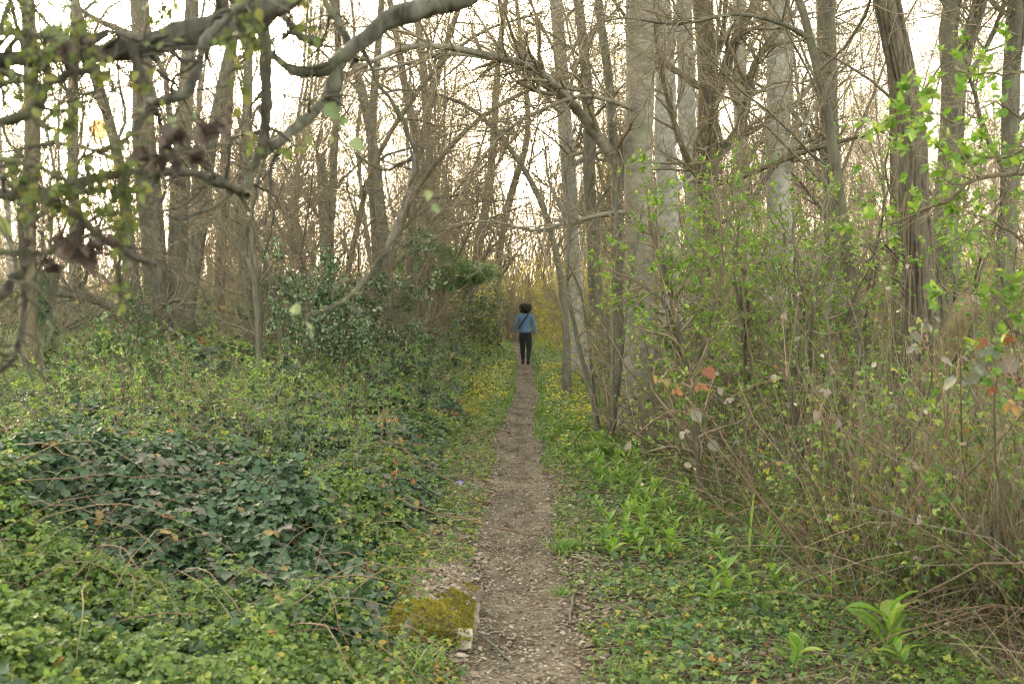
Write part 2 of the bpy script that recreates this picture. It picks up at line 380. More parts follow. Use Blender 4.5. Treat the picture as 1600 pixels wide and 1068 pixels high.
# ================================================================== ground and path
def grid_sheet(xs, ys, hf):
    X, Y = np.meshgrid(xs, ys); Z = hf(X, Y)
    V = np.stack([X, Y, Z], -1).reshape(-1, 3); nx = len(xs)
    i = np.arange(len(ys) - 1)[:, None] * nx + np.arange(nx - 1)[None]
    F = np.stack([i, i + 1, i + nx + 1, i + nx], -1).reshape(-1, 4)
    return V, F
_s = np.sinh(np.linspace(-1, 1, 361) * 4.6) / np.sinh(4.6) * 420
_y = np.r_[np.linspace(-30, 1.5, 20), np.linspace(1.6, 12, 260), 12 + (np.exp(np.linspace(0.002, 1, 220) * 5) - 1) / (math.e ** 5 - 1) * 800]
s = Soup(); s.add(*grid_sheet(_s, _y, G)); g = s.build('ground', M['soil']); tag(g, 'dark woodland soil under the undergrowth', None, None, 'structure')

ys = np.r_[np.linspace(1.0, 14, 420), np.linspace(14.05, 70, 400)]
K = 25
tt = np.linspace(-1, 1, K)[None, :]
c = path_x(ys)[:, None]; hw = path_hw(ys)[:, None]
ragL = 1 + .16 * fbm(ys * 2.2, ys * 0, seed=31)[:, None] + .06 * fbm(ys * 9, ys * 0, seed=32)[:, None]
ragR = 1 + .20 * fbm(ys * 1.9, ys * 0, seed=33)[:, None] + .07 * fbm(ys * 9, ys * 0, seed=34)[:, None]
X = c + hw * np.where(tt < 0, tt * ragL, tt * ragR); Y = np.repeat(ys[:, None], K, 1)
Z = G(X, Y) + .012 * (1 - tt ** 8) - .006 - sum(.011 * np.exp(-((X - path_x(yk) - (.09 if k_ % 2 else -.08)) / .055) ** 2 - ((Y - yk) / .13) ** 2) for k_, yk in enumerate(np.arange(3.6, 14, .66))) + .004 * fbm(X * 19 + Y * 11, Y * 17 - X * 9, seed=41)
V = np.stack([X, Y, Z], -1).reshape(-1, 3)
i = np.arange(len(ys) - 1)[:, None] * K + np.arange(K - 1)[None]
s = Soup(); s.add(V, np.stack([i, i + 1, i + K + 1, i + K], -1).reshape(-1, 4))
tag(s.build('path', M['path']), 'narrow trodden earth path running straight into the wood', None, None, 'structure')

# ================================================================== tree growing
def make_levels(rng, pts, rad, spec):
    """spec: list of dicts for spawn(); returns list of (pts, rad) levels."""
    out = []; p, r = pts, rad
    for sp in spec:
        p, r = spawn(rng, p, r, **sp); out.append((p, r))
    return out

def tree_thing(name, label, cat, trunk, loc, rng, bark, twigm, limbs, tw1, tw2, leafm=None, nleaf=0, lsize=.03, group=None, sides=12, rough=0, tmpl=DIA, tw3=None, tsides=3, tmin=.0026, leafpart='leaf', base_flare=1.35, extra=None):
    """trunk = list of (pts (n,3), rad (n)) in coordinates local to loc."""
    o = empty(name, loc, label, cat, group)
    S = Soup()
    for (p, r) in trunk:
        p = np.asarray(p); r = np.array(r, float)
        if base_flare: r[:4] *= np.linspace(base_flare, 1.03, 4)
        V0 = len(S.V); tubes(S, p, r, sides)
        if rough:
            V = S.V[V0]; n_ = rough * fbm(V[:, 0] * 22, V[:, 1] * 22, V[:, 2] * 3.5, seed=7)
            ax = np.repeat(p, sides, 0); d = unit(V - ax); V += d * n_[:, None]
    part(o, 'trunk', S, bark)
    n = max(len(p) for p, r in trunk)
    tp, trd = zip(*[resample([(a, b) for a, b in zip(p, r)], n) for p, r in trunk])
    tp = np.stack(tp); trd = np.stack(trd)
    L1, R1 = spawn(rng, tp, trd, **limbs)
    S = Soup(); tubes(S, L1, R1, 6); 
    if extra is not None:
        for (p, r) in extra: tubes(S, p, r, 8)
    part(o, 'limbs', S, bark)
    if extra is not None:
        n2 = L1.shape[1]
        e = [resample([(a, b) for a, b in zip(p, r)], n2) for p, r in extra]
        for _ in range(3):
            L1 = np.concatenate([L1, np.stack([a for a, b in e])]); R1 = np.concatenate([R1, np.stack([b for a, b in e])])
    L2, R2 = spawn(rng, L1, R1, **tw1)
    S = Soup(); tubes(S, L2, np.maximum(R2, tmin * 1.1), 4)
    L3, R3 = spawn(rng, L2, R2, **tw2); tubes(S, L3, np.maximum(R3, tmin), tsides)
    Lx = L3
    if tw3:
        L4, R4 = spawn(rng, L3, R3, **tw3); tubes(S, L4, np.maximum(R4, tmin * .7), 3); Lx = L4
    part(o, 'crown', S, twigm)
    if nleaf:
        S = Soup(); p, T = on_branches(rng, Lx, nleaf, .25, 1, .01)
        D = T + rng.normal(size=p.shape) * .7; N_ = rng.normal(size=p.shape) * .6 + [0, 0, 1]
        leaves(S, p, D, N_, lsize * rng.uniform(.5, 1.3, nleaf), tmpl, rng.uniform(0, 1, nleaf))
        part(o, 'foliage', S, leafm)
    return o

def spl(M, t0, t1, L0, L1, a0, a1, **k):
    return dict(M=M, t0=t0, t1=t1, L0=L0, L1=L1, a0=R(a0), a1=R(a1), **k)

def rand_trunk(rng, H, r0, lean=.04, wob=.02, n=16, fork=0):
    z = np.linspace(-.15, H, n)
    dx = np.cumsum(rng.normal(size=n) * wob * H / n * 3) + rng.normal() * lean * z
    dy = np.cumsum(rng.normal(size=n) * wob * H / n * 3) + rng.normal() * lean * z
    p = np.stack([dx - dx[0], dy - dy[0], z], 1); r = r0 * (1 - .8 * np.linspace(0, 1, n) ** 1.1)
    out = [(p, r)]
    for _ in range(fork):
        k = rng.integers(2, 6); a = rng.uniform(0, 2 * PI); m = n - k
        q = np.zeros((m, 3)); q[0] = p[k]; D = np.array([math.cos(a) * .35, math.sin(a) * .35, 1.])
        for i in range(1, m): 
            D = D + rng.normal(size=3) * .06 + [0, 0, .05]; D /= np.linalg.norm(D); q[i] = q[i - 1] + D * H / n
        out.append((q, r[k:] * .75))
    return out

def px_trunk(wps, H=None, n=22, rng=None, jit=.0, drop=True):
    """wps: [(u, v, width_px, Y)...] from base up. Returns polyline local to its base on the ground, and the base location."""
    pts = [(P(u, v, Y), .5 * w_ * Y / FPX) for u, v, w_, Y in wps]
    b = pts[0][0]; gz = float(G(b[0], b[1])) - .05
    base = np.array([b[0], b[1], gz])
    if b[2] > gz + .15: pts = [(base, pts[0][1] * 1.12)] + pts
    if H:
        a, c_ = pts[-2][0], pts[-1][0]; d = (c_ - a) / np.linalg.norm(c_ - a); top = pts[-1][0]
        if H > top[2]:
            q = top + d * (H - top[2]) * .5 + [0, 0, 0]; pts.append((q, pts[-1][1] * .7))
            pts.append((q + (d * .6 + np.array([0, 0, .5])) * (H - top[2]) * .5, pts[-1][1] * .25))
    p, r = resample([(a - base, b_) for a, b_ in pts], n * 4)
    s_ = np.r_[0, np.cumsum(np.linalg.norm(np.diff(p, axis=0), axis=1))]; u_ = np.linspace(0, s_[-1], n)
    p = np.stack([np.interp(u_, s_, p[:, k]) for k in range(3)], 1); r = np.interp(u_, s_, r)
    if jit and rng is not None: p[1:-1] += rng.normal(size=(n - 2, 3)) * jit
    wv = .07 * ss(0, 1.5, u_); p[:, 0] += wv * fbm(u_ * .55, u_ * 0 + base[0] * 3, seed=61); p[:, 1] += wv * fbm(u_ * .55, u_ * 0 + base[1] * 3, seed=62); r = r * (1 + .08 * fbm(u_ * 1.1, u_ * 0 + base[0], seed=63))
    return p, r, base


def resample_many(P_, R_, n):
    m = P_.shape[1]; t = np.linspace(0, m - 1, n); k = np.minimum(t.astype(int), m - 2); f = t - k
    return P_[:, k] * (1 - f)[None, :, None] + P_[:, k + 1] * f[None, :, None], R_[:, k] * (1 - f)[None] + R_[:, k + 1] * f[None]

# ================================================================== trees one can point at
def rg(s_): return np.random.default_rng(s_)

# the big smooth-barked tree right of the path
p, r, b = px_trunk([(1000, 672, 62, 12.3), (1002, 640, 54, 12.4), (1003, 560, 48, 12.5), (1004, 400, 46, 12.5), (1001, 200, 44, 12.5), (1000, 0, 42, 12.5)], 15, 34)
ex = [resample([(P(u, v, Y) - b, w_ * Y / FPX / 2) for u, v, w_, Y in
      [(1003, 330, 20, 12.8), (968, 262, 19, 12.7), (935, 215, 18, 12.5), (905, 175, 15, 12.3), (868, 135, 13, 12), (830, 103, 12, 11.8), (770, 88, 11, 11.5), (700, 74, 10, 11.2), (640, 73, 9, 11), (590, 92, 7, 10.8), (540, 118, 4, 10.6), (500, 135, 2, 10.5)]], 26),
      resample([(P(u, v, Y) - b, w_ * Y / FPX / 2) for u, v, w_, Y in [(830, 108, 8, 11.8), (760, 90, 7, 12.2), (690, 85, 6, 12.6), (620, 104, 5, 12.8), (555, 112, 4, 13), (470, 120, 2, 13)]], 18),
      resample([(P(u, v, Y) - b, w_ * Y / FPX / 2) for u, v, w_, Y in [(1000, 175, 9, 12.5), (955, 158, 8, 12.2), (910, 150, 7, 12), (850, 170, 6, 12), (790, 205, 5, 12), (745, 260, 4, 12), (705, 330, 2, 12)]], 18),
      resample([(P(u, v, Y) - b, w_ * Y / FPX / 2) for u, v, w_, Y in [(990, 330, 8, 12.5), (940, 335, 7, 12.2), (880, 350, 6, 12), (830, 360, 5, 11.8), (770, 345, 3, 11.7), (700, 352, 2, 11.6)]], 16)]
tree_thing('beech_tree', 'thick smooth grey-barked tree right of the path with a dark bough arching over it', 'tree', [(p, r)], b, rg(1), M['beech'], M['twig'],
           spl(14, .42, .95, 1.5, 4, 35, 80, n=10, rr=.3, up=.07, wob=.13, tip=.3), spl(260, .1, 1, .5, 1.8, 25, 70, n=8, rr=.5, wob=.16, up=.03),
           spl(1500, .1, 1, .2, .8, 25, 70, n=6, rr=.6, wob=.2, up=.03), M['bud'], 900, .022, tmin=.0017, sides=40, rough=.007, extra=ex, tw3=spl(2600, .1, 1, .1, .35, 25, 70, n=4, rr=.6, wob=.2))

# the furrowed dark trunk on the right
p, r, b = px_trunk([(1440, 745, 58, 9.2), (1445, 640, 48, 9.2), (1443, 520, 45, 9.2), (1438, 420, 42, 9.2), (1431, 320, 38, 9.1), (1422, 220, 35, 9), (1405, 120, 32, 8.9), (1384, 20, 30, 8.8), (1368, -60, 28, 8.8)], 12, 60)
def furrow(p, r, sides=150, amp=1):
    S = Soup(); tubes(S, p, r, sides); V = S.V[0]; ax = np.repeat(p, sides, 0); d = unit(V - ax)
    a = np.arctan2(d[:, 1], d[:, 0]); 
    x, y = np.cos(a) * 3.6, np.sin(a) * 3.6
    wv = 1 - np.abs(fbm(x + .3 * vnoise(x, y, V[:, 2] * 6, 3), y, V[:, 2] * 1.6, seed=55, o=2)) * 2.4
    V += d * amp * (.032 * np.clip(wv, -1.2, .8) + .006 * fbm(x * 5, y * 5, V[:, 2] * 12, seed=8))[:, None]
    return S
p, r = resample([(a, q) for a, q in zip(p, r)], 280)
r[:14] *= np.linspace(1.3, 1, 14)
o = empty('furrowed_tree', b, 'dark trunk with deeply furrowed bark on the right, two broken limb stubs at its foot', 'tree')
part(o, 'trunk', furrow(p, r), M['furrowed'])
for wps in ([(1440, 600, 34, 9.1), (1470, 560, 31, 8.9), (1495, 515, 29, 8.7), (1528, 468, 25, 8.5)],
            [(1462, 560, 26, 9.2), (1490, 500, 24, 9.2), (1509, 462, 19, 9.2)]):
    q, qr = resample([(P(u, v, Y) - b, w_ * Y / FPX / 2) for u, v, w_, Y in wps], 26)
    part(o, 'broken_stub', furrow(q, qr, 60, .18), M['stub'])
    S = Soup(); e = q[-1]; dd = (q[-1] - q[-3]) / np.linalg.norm(q[-1] - q[-3])
    tubes(S, np.stack([e - dd * .004, e + dd * .012]), np.array([qr[-1] * 1.02, qr[-1] * .05]), 24); part(o, 'broken_end', S, M['twig'])
# looping climbing stems on it
S = Soup(); rr = rg(12)
for k in range(7):
    u0 = 1412 + rr.uniform(-6, 10); wp = [(P(u0 + rr.uniform(-14, 10), v, 8.95), .006 + .004 * rr.random()) for v in (620, 520, 440, 370, 300)]
    q, qr = resample([(a - b, c_) for a, c_ in wp], 18); tubes(S, q, qr, 5)
for k in range(9):
    wp = [(P(1415, 440 + 8 * k - 40, 8.95) - b, .008), (P(1380 - 6 * k, 420 + rr.uniform(-50, 40), 8.7) - b, .007), (P(1340 - 8 * k, 430 + rr.uniform(-70, 60), 8.6) - b, .005), (P(1290 - 8 * k, 470 + rr.uniform(-70, 60), 8.5) - b, .003)]
    q, qr = resample(wp, 16, .012, rr); tubes(S, q, qr, 5)
part(o, 'climbing_stem', S, M['brown_bark'])
tp = p[None, ::8]; trd = r[None, ::8]
L1, R1 = spawn(rg(13), tp, trd, **spl(9, .5, .95, 1.5, 3, 40, 80, n=10, rr=.3, up=.08, wob=.14)); S = Soup(); tubes(S, L1, R1, 6); part(o, 'limbs', S, M['brown_bark'])
L2, R2 = spawn(rg(14), L1, R1, **spl(160, .1, 1, .4, 1.2, 30, 70, n=7, rr=.5, wob=.16)); L3, R3 = spawn(rg(15), L2, R2, **spl(900, .1, 1, .15, .5, 30, 70, n=5, rr=.5, wob=.2))
S = Soup(); tubes(S, L2, R2, 4); tubes(S, L3, np.maximum(R3, .0012), 3); part(o, 'crown', S, M['twig'])

def px_tree(name, label, wps_list, H, seed, bark, limbs=None, tw1=None, tw2=None, tw3=None, leaf=None, nleaf=0, lsize=.03, group=None, cat='tree', sides=14, n=22, twigm=None, rough=.004, ex=None, jit=.0, tmpl=DIA, flare=1.3):
    tr = []; b0 = None
    for wps in wps_list:
        p, r, b = px_trunk(wps, H, n, rg(seed), jit)
        if b0 is None: b0 = b; tr.append((p, r))
        else: tr.append((p + (b - b0), r))
    extra = None
    if ex: extra = [resample([(P(u, v, Y) - b0, w_ * Y / FPX / 2) for u, v, w_, Y in e], 16) for e in ex]
    limbs = limbs or spl(16, .14, .95, 1.5, 3.5, 30, 65, n=9, rr=.35, up=.06, wob=.12)
    tw1 = tw1 or spl(230, .15, 1, .6, 1.8, 25, 65, n=7, rr=.5, wob=.15, up=.03)
    tw2 = tw2 or spl(2000, .15, 1, .25, .8, 25, 65, n=5, rr=.55, wob=.18, up=.02)
    return tree_thing(name, label, cat, tr, b0, rg(seed), bark, twigm or M['twig'], limbs, tw1, tw2, leaf, nleaf, lsize, group, sides, rough, tmpl, tw3, base_flare=flare, extra=extra)

GB, BB, PB = M['grey_bark'], M['brown_bark'], M['pale_bark']
# ---- right side, behind and beside the beech
px_tree('slim_tree', 'slim olive-grey trunk just left of the thick smooth-barked tree', [[(968, 640, 20, 13.4), (975, 520, 18, 13.4), (968, 400, 17, 13.3), (962, 250, 15, 13.2), (950, 110, 14, 13.1), (938, 0, 13, 13)]], 11, 21, GB, limbs=spl(10, .45, .95, 1.2, 2.5, 30, 55, n=9, rr=.35, up=.1, wob=.1))
px_tree('pale_tree', 'whitish trunk directly behind the thick smooth-barked tree', [[(1052, 600, 40, 17), (1050, 450, 34, 17), (1042, 280, 33, 17), (1040, 120, 31, 17), (1030, 0, 30, 17)]], 18, 22, PB, leaf=M['bud'], nleaf=2200, lsize=.04)
px_tree('pale_tree', 'pale grey trunk behind the dark forked tree, right of the whitish one', [[(1080, 600, 34, 19), (1085, 400, 28, 19), (1076, 200, 27, 19), (1070, 0, 25, 19)]], 18, 23, PB, leaf=M['bud'], nleaf=2200, lsize=.04)
px_tree('forked_tree', 'dark trunk with heavy spreading limbs, second trunk right of the thick grey one', [[(1108, 620, 40, 14.5), (1110, 420, 36, 14.5), (1106, 250, 34, 14.5), (1108, 100, 30, 14.5), (1095, 0, 28, 14.5)]], 14, 24, BB,
        limbs=spl(20, .2, .9, 1.5, 4, 35, 75, n=9, rr=.35, up=.05, wob=.14), tw1=spl(200, .1, 1, .5, 1.6, 25, 70, n=7, rr=.5, wob=.18), tw2=spl(1300, .1, 1, .2, .7, 25, 70, n=5, rr=.55, wob=.22),
        ex=[[(1108, 180, 20, 14.5), (1130, 120, 18, 14.3), (1150, 60, 16, 14.1), (1190, -10, 13, 14)], [(1110, 260, 16, 14.5), (1160, 190, 14, 14.3), (1180, 100, 12, 14), (1240, 20, 9, 14)],
            [(1108, 300, 12, 14.5), (1070, 240, 10, 14.2), (1040, 140, 8, 14), (1020, 40, 6, 13.8)], [(1110, 350, 10, 14.5), (1160, 330, 9, 14.2), (1220, 250, 7, 14), (1300, 200, 5, 14)]], leaf=M['bud'], nleaf=1600, lsize=.032)
px_tree('pale_tree', 'pale grey trunk halfway between the thick smooth trunk and the furrowed one', [[(1222, 600, 46, 18), (1218, 400, 40, 18), (1214, 200, 37, 18), (1216, 0, 34, 18)]], 19, 25, PB, leaf=M['bud'], nleaf=2200, lsize=.04)
px_tree('bare_tree', 'thin pale trunk between the two pale grey trunks right of the path', [[(1165, 600, 24, 24), (1160, 300, 21, 24), (1156, 0, 19, 24)]], 18, 26, PB, leaf=M['bud'], nleaf=2200, lsize=.05)
px_tree('bare_tree', 'grey-brown trunk behind the thin curving stem left of the furrowed trunk', [[(1305, 600, 36, 20), (1300, 300, 30, 20), (1292, 100, 28, 20), (1290, 0, 27, 20)]], 18, 27, GB, leaf=M['bud'], nleaf=2200, lsize=.04)
px_tree('curved_tree', 'thin curving grey-brown stem left of the furrowed trunk', [[(1350, 720, 22, 9.6), (1345, 600, 21, 9.6), (1330, 450, 19, 9.5), (1310, 330, 16, 9.4), (1295, 230, 15, 9.3), (1278, 130, 14, 9.2), (1245, 0, 12, 9.1)]], 9, 28, GB,
        ex=[[(1262, 60, 9, 9.15), (1225, 38, 8, 9), (1150, 22, 6, 8.8), (1060, 38, 5, 8.7), (975, 28, 3, 8.6), (930, 40, 2, 8.6)]])
px_tree('forked_tree', 'grey tree forking high up, behind and right of the furrowed trunk', [[(1470, 600, 44, 17), (1480, 350, 38, 17), (1490, 150, 34, 17), (1482, 60, 28, 17), (1490, -30, 24, 17)], [(1470, 600, 30, 17.1), (1480, 350, 30, 17.1), (1498, 120, 26, 17.1), (1522, 40, 22, 17.1), (1540, -30, 20, 17.1)]], 16, 29, GB, leaf=M['bud'], nleaf=2200, lsize=.04)
px_tree('bare_tree', 'grey trunk at the far right edge of the picture', [[(1562, 640, 34, 17), (1572, 450, 30, 17), (1580, 250, 27, 17), (1585, 0, 24, 17)]], 16, 30, GB, leaf=M['bud'], nleaf=2200, lsize=.04)
px_tree('bare_tree', 'thin dark trunk leaning left close behind the furrowed trunk', [[(1420, 640, 20, 14), (1408, 450, 16, 14), (1395, 300, 15, 14), (1392, 100, 13, 14), (1380, 0, 12, 14)]], 12, 31, BB)
px_tree('bare_tree', 'pale upright trunk left of the slim olive-grey one, beyond the walker', [[(905, 580, 28, 23), (900, 450, 25, 23), (890, 300, 24, 23), (882, 180, 22, 23), (870, 0, 19, 23)]], 18, 32, PB, leaf=M['bud'], nleaf=5000, lsize=.05)
px_tree('bare_tree', 'brownish trunk leaning left behind the arching bough, beyond the walker', [[(945, 580, 22, 22), (930, 420, 20, 22), (920, 300, 18, 22), (918, 150, 17, 22), (905, 0, 15, 22)]], 18, 33, GB, leaf=M['bud'], nleaf=5000, lsize=.05)
px_tree('bare_tree', 'sinuous brown trunk over the path, right above the walker', [[(775, 520, 13, 38), (780, 400, 12, 38), (800, 300, 11, 38), (825, 200, 9, 38), (812, 60, 7, 38)]], 17, 34, BB, leaf=M['bud'], nleaf=1500, lsize=.055)
# ---- left side
px_tree('many_stemmed_tree', 'cluster of four thick trunks rising together on the left', [
    [(250, 560, 44, 19), (242, 480, 37, 19), (236, 380, 36, 19), (228, 290, 38, 19), (222, 160, 32, 19), (215, 0, 28, 19)],
    [(268, 560, 36, 19.4), (273, 450, 32, 19.4), (275, 350, 31, 19.4), (283, 230, 27, 19.4), (300, 0, 20, 19.4)],
    [(280, 560, 32, 19.2), (290, 470, 26, 19.2), (305, 380, 24, 19.1), (318, 300, 22, 19), (345, 150, 18, 19), (375, 0, 15, 19)],
    [(225, 560, 32, 18.6), (208, 480, 26, 18.6), (200, 380, 20, 18.6), (192, 280, 17, 18.6), (150, 120, 14, 18.6), (120, 0, 11, 18.6)]], 15, 41, GB,
    limbs=spl(30, .25, .95, 1.5, 4, 30, 70, n=9, rr=.4, up=.05, wob=.14), tw1=spl(320, .1, 1, .5, 1.7, 25, 70, n=7, rr=.5, wob=.18), tw2=spl(2400, .1, 1, .2, .7, 25, 70, n=5, rr=.55, wob=.2))
px_tree('leaning_tree', 'grey half-fallen trunk leaning to the left against the four-trunk cluster', [[(240, 545, 22, 17.6), (210, 500, 20, 17.6), (180, 482, 18, 17.4), (130, 463, 15, 17.2), (85, 458, 12, 17), (40, 462, 7, 16.8)]], None, 42, GB,
    limbs=spl(22, .2, 1, .8, 2.2, 30, 80, n=8, rr=.45, up=.05, wob=.2), tw1=spl(200, .1, 1, .3, 1, 30, 75, n=6, rr=.5, wob=.22), tw2=spl(900, .1, 1, .15, .5, 30, 70, n=5, rr=.5, wob=.22))
px_tree('bare_tree', 'grey trunk right of the four-trunk cluster, left of the holly', [[(392, 565, 20, 19), (388, 450, 18, 19), (378, 350, 18, 19), (385, 200, 15, 19), (392, 0, 12, 19)]], 13, 43, GB)
px_tree('sapling', 'pale forking sapling beside the trunk left of the holly', [[(405, 560, 12, 14.5), (400, 470, 11, 14.5), (395, 420, 9, 14.5), (365, 370, 7, 14.5), (335, 330, 5, 14.5)], [(405, 560, 10, 14.6), (404, 450, 10, 14.6), (398, 380, 8, 14.6), (402, 300, 6, 14.6), (430, 200, 4, 14.6)]], None, 44, GB, limbs=spl(12, .3, 1, .5, 1.4, 25, 60, n=8, rr=.5, wob=.14), tw1=spl(80, .1, 1, .3, .8, 25, 60, n=6, rr=.5), tw2=spl(300, .1, 1, .1, .4, 25, 60, n=4, rr=.5))
px_tree('bare_tree', 'crooked dark trunk leaning left behind the holly', [[(495, 590, 16, 17), (488, 500, 15, 17), (470, 420, 15, 17), (450, 350, 13, 17), (420, 285, 12, 17), (400, 260, 8, 17), (370, 170, 6, 17)]], None, 45, BB)
px_tree('bare_tree', 'broken-topped grey trunk over the holly', [[(515, 600, 20, 20), (512, 400, 18, 20), (505, 300, 16, 20), (500, 240, 15, 20)], [(515, 600, 14, 20.3), (518, 400, 14, 20.3), (522, 240, 12, 20.3), (528, 0, 9, 20.3)]], None, 46, GB)
px_tree('bare_tree', 'pair of grey trunks crossing in an X beyond the holly', [[(615, 560, 18, 20), (605, 420, 17, 20), (592, 300, 17, 20), (575, 180, 15, 20), (556, 100, 12, 20), (520, 0, 10, 20)], [(600, 560, 17, 20.6), (588, 380, 15, 20.6), (582, 250, 14, 20.6), (590, 100, 12, 20.6), (598, 0, 10, 20.6)]], 16, 47, GB, leaf=M['bud'], nleaf=500, lsize=.04)
px_tree('bare_tree', 'dark trunk leaning left just behind the ivy-topped tree', [[(690, 560, 18, 25), (672, 380, 16, 25), (655, 240, 14, 25), (630, 120, 12, 25), (610, 0, 9, 25)]], 15, 48, BB)
px_tree('bare_tree', 'straight grey-brown trunk rising out of the ivy-topped tree', [[(678, 560, 18, 28), (676, 400, 16, 28), (672, 250, 14, 28), (660, 100, 12, 28), (650, 0, 10, 28)]], 15, 49, GB)
px_tree('bare_tree', 'dark trunk at the left edge behind the blurred boughs', [[(50, 640, 30, 14), (42, 500, 26, 14), (40, 350, 24, 14), (48, 200, 22, 14), (40, 0, 19, 14)]], 12, 150, BB)
px_tree('bare_tree', 'upright brown trunk left of the four-trunk cluster', [[(120, 560, 20, 22), (118, 400, 18, 22), (112, 200, 16, 22), (118, 0, 13, 22)]], 14, 251, GB)
px_tree('bare_tree', 'straight dark trunk right of the four-trunk cluster, half hidden by twigs', [[(335, 560, 20, 24), (345, 400, 18, 24), (352, 250, 16, 24), (366, 0, 13, 24)]], 16, 52, BB)
px_tree('bare_tree', 'slender leaning trunk between the crossed grey trunks and the ivy-topped tree', [[(645, 560, 16, 23), (640, 400, 14, 23), (655, 250, 12, 23), (690, 100, 10, 23), (720, 0, 8, 23)]], 15, 53, BB)
px_tree('bare_tree', 'dark trunk leaning right, beyond the ivy-topped tree towards the path', [[(735, 520, 15, 32), (745, 400, 14, 32), (770, 250, 12, 32), (775, 120, 10, 32), (790, 0, 8, 32)]], 16, 54, BB, leaf=M['bud'], nleaf=800, lsize=.05)

AR = dict(limbs=spl(10, .3, 1, 1, 2.5, 30, 70, n=9, rr=.45, up=.02, wob=.15), tw1=spl(160, .1, 1, .4, 1.4, 25, 65, n=7, rr=.5, wob=.16), tw2=spl(1300, .1, 1, .2, .6, 25, 65, n=5, rr=.55, wob=.2))
px_tree('arching_tree', 'slender bare stem bending left over the path from beside the far verge', [[(885, 590, 12, 17), (876, 450, 10, 17), (850, 330, 9, 17), (800, 235, 8, 17), (730, 165, 6, 16.8), (640, 140, 4, 16.5), (560, 160, 2, 16.5)]], None, 55, GB, **AR)
px_tree('arching_tree', 'slender bare stem bending right over the path from behind the holly', [[(598, 560, 11, 19), (606, 430, 10, 19), (650, 300, 9, 19), (740, 195, 7, 18.8), (840, 135, 6, 18.5), (940, 112, 3, 18.5)]], None, 56, BB, **AR)
px_tree('arching_tree', 'thin bare stem bending right high above the holly', [[(540, 590, 10, 16), (545, 430, 9, 16), (580, 270, 8, 16), (650, 150, 7, 16), (740, 60, 5, 16), (850, 20, 3, 16)]], None, 57, BB, **AR)
px_tree('arching_tree', 'thin bare stem sweeping left low across the back of the left clearing', [[(440, 580, 10, 15), (425, 450, 9, 15), (380, 340, 8, 15), (330, 290, 6, 15), (280, 262, 3, 15)]], None, 58, GB, **AR)
# ---- the ivy-topped tree
rr = rg(61)
p, r, b = px_trunk([(685, 545, 30, 25), (683, 480, 23, 25), (680, 430, 20, 25), (668, 400, 14, 25)], None, 14)
r *= 1.25
ex = [resample([(P(u, v, Y) - b, w_ * Y / FPX / 2) for u, v, w_, Y in [(683, 445, 10, 25), (715, 448, 8, 25), (745, 442, 6, 25), (770, 425, 4, 25)]], 12)]
o = empty('ivy_topped_tree', b, 'short trunk carrying a flat dark green mass of ivy, left of the walker', 'tree')
S = Soup(); tubes(S, p, r, 14); part(o, 'trunk', S, BB)
S = Soup(); tubes(S, ex[0][0], ex[0][1], 8); part(o, 'limb', S, BB)
bl = [(668, 415, .62, .5), (690, 420, .6, .42), (645, 412, .35, .3), (720, 425, .5, .28), (750, 425, .42, .22), (675, 395, .4, .25), (700, 440, .35, .2), (655, 440, .3, .2)]
S = Soup()
for (u, v, rx, rz) in bl:
    rx *= 1.1; rz *= 1.12; n_ = int(9500 * rx * rz + 300); q = rr.normal(size=(n_, 3)); q = unit(q) * (rr.random((n_, 1)) ** .33)
    c_ = P(u, v, 25) - b; q = q * [rx, rx * .9, rz] * (1 + .75 * fbm(q[:, :1] * 3.5, q[:, 1:2] * 3.5, q[:, 2:3] * 3.5, seed=int(u))) + c_
    D = unit(q - c_) * .5 + rr.normal(size=q.shape) * .6 + [0, 0, -.4]; N_ = unit(q - c_) + rr.normal(size=q.shape) * .5 + [0, 0, .5]
    leaves(S, q, D, N_, rr.uniform(.04, .085, n_), IVY if 0 else DIA3, np.clip(rr.normal(.45, .25, n_), 0, 1))
part(o, 'ivy', S, M['ivy_bright'])

# ---- ivy climbing some trunks is a part of those trees: the dark clump at the left edge
o = empty('ivy_covered_stump', (*(P(62, 560, 16)[:2]), float(G(*P(62, 560, 16)[:2]))), 'broken stump wrapped in dark green ivy at the left edge', 'stump')
b = np.array(o.location)
q, qr = resample([(P(65, 620, 16) - b, .12), (P(62, 500, 16) - b, .1), (P(66, 430, 16) - b, .05)], 12); S = Soup(); tubes(S, q, qr, 10); part(o, 'trunk', S, BB)
S = Soup(); n_ = 3500; t = rr.random(n_); k = (t * 11).astype(int); base = q[np.minimum(k, 11)]
a = rr.uniform(0, 2 * PI, n_); rad = .14 + .12 * rr.random(n_) + .08 * vnoise(a * 2, t * 6)
pos = base + np.stack([np.cos(a) * rad, np.sin(a) * rad, rr.uniform(-.1, .1, n_)], 1)
leaves(S, pos, np.stack([np.cos(a), np.sin(a), -.8 + 0 * a], 1) + rr.normal(size=(n_, 3)) * .4, np.stack([np.cos(a), np.sin(a), .6 + 0 * a], 1), rr.uniform(.04, .08, n_), DIA3, rr.random(n_)); part(o, 'ivy', S, M['ivy'])

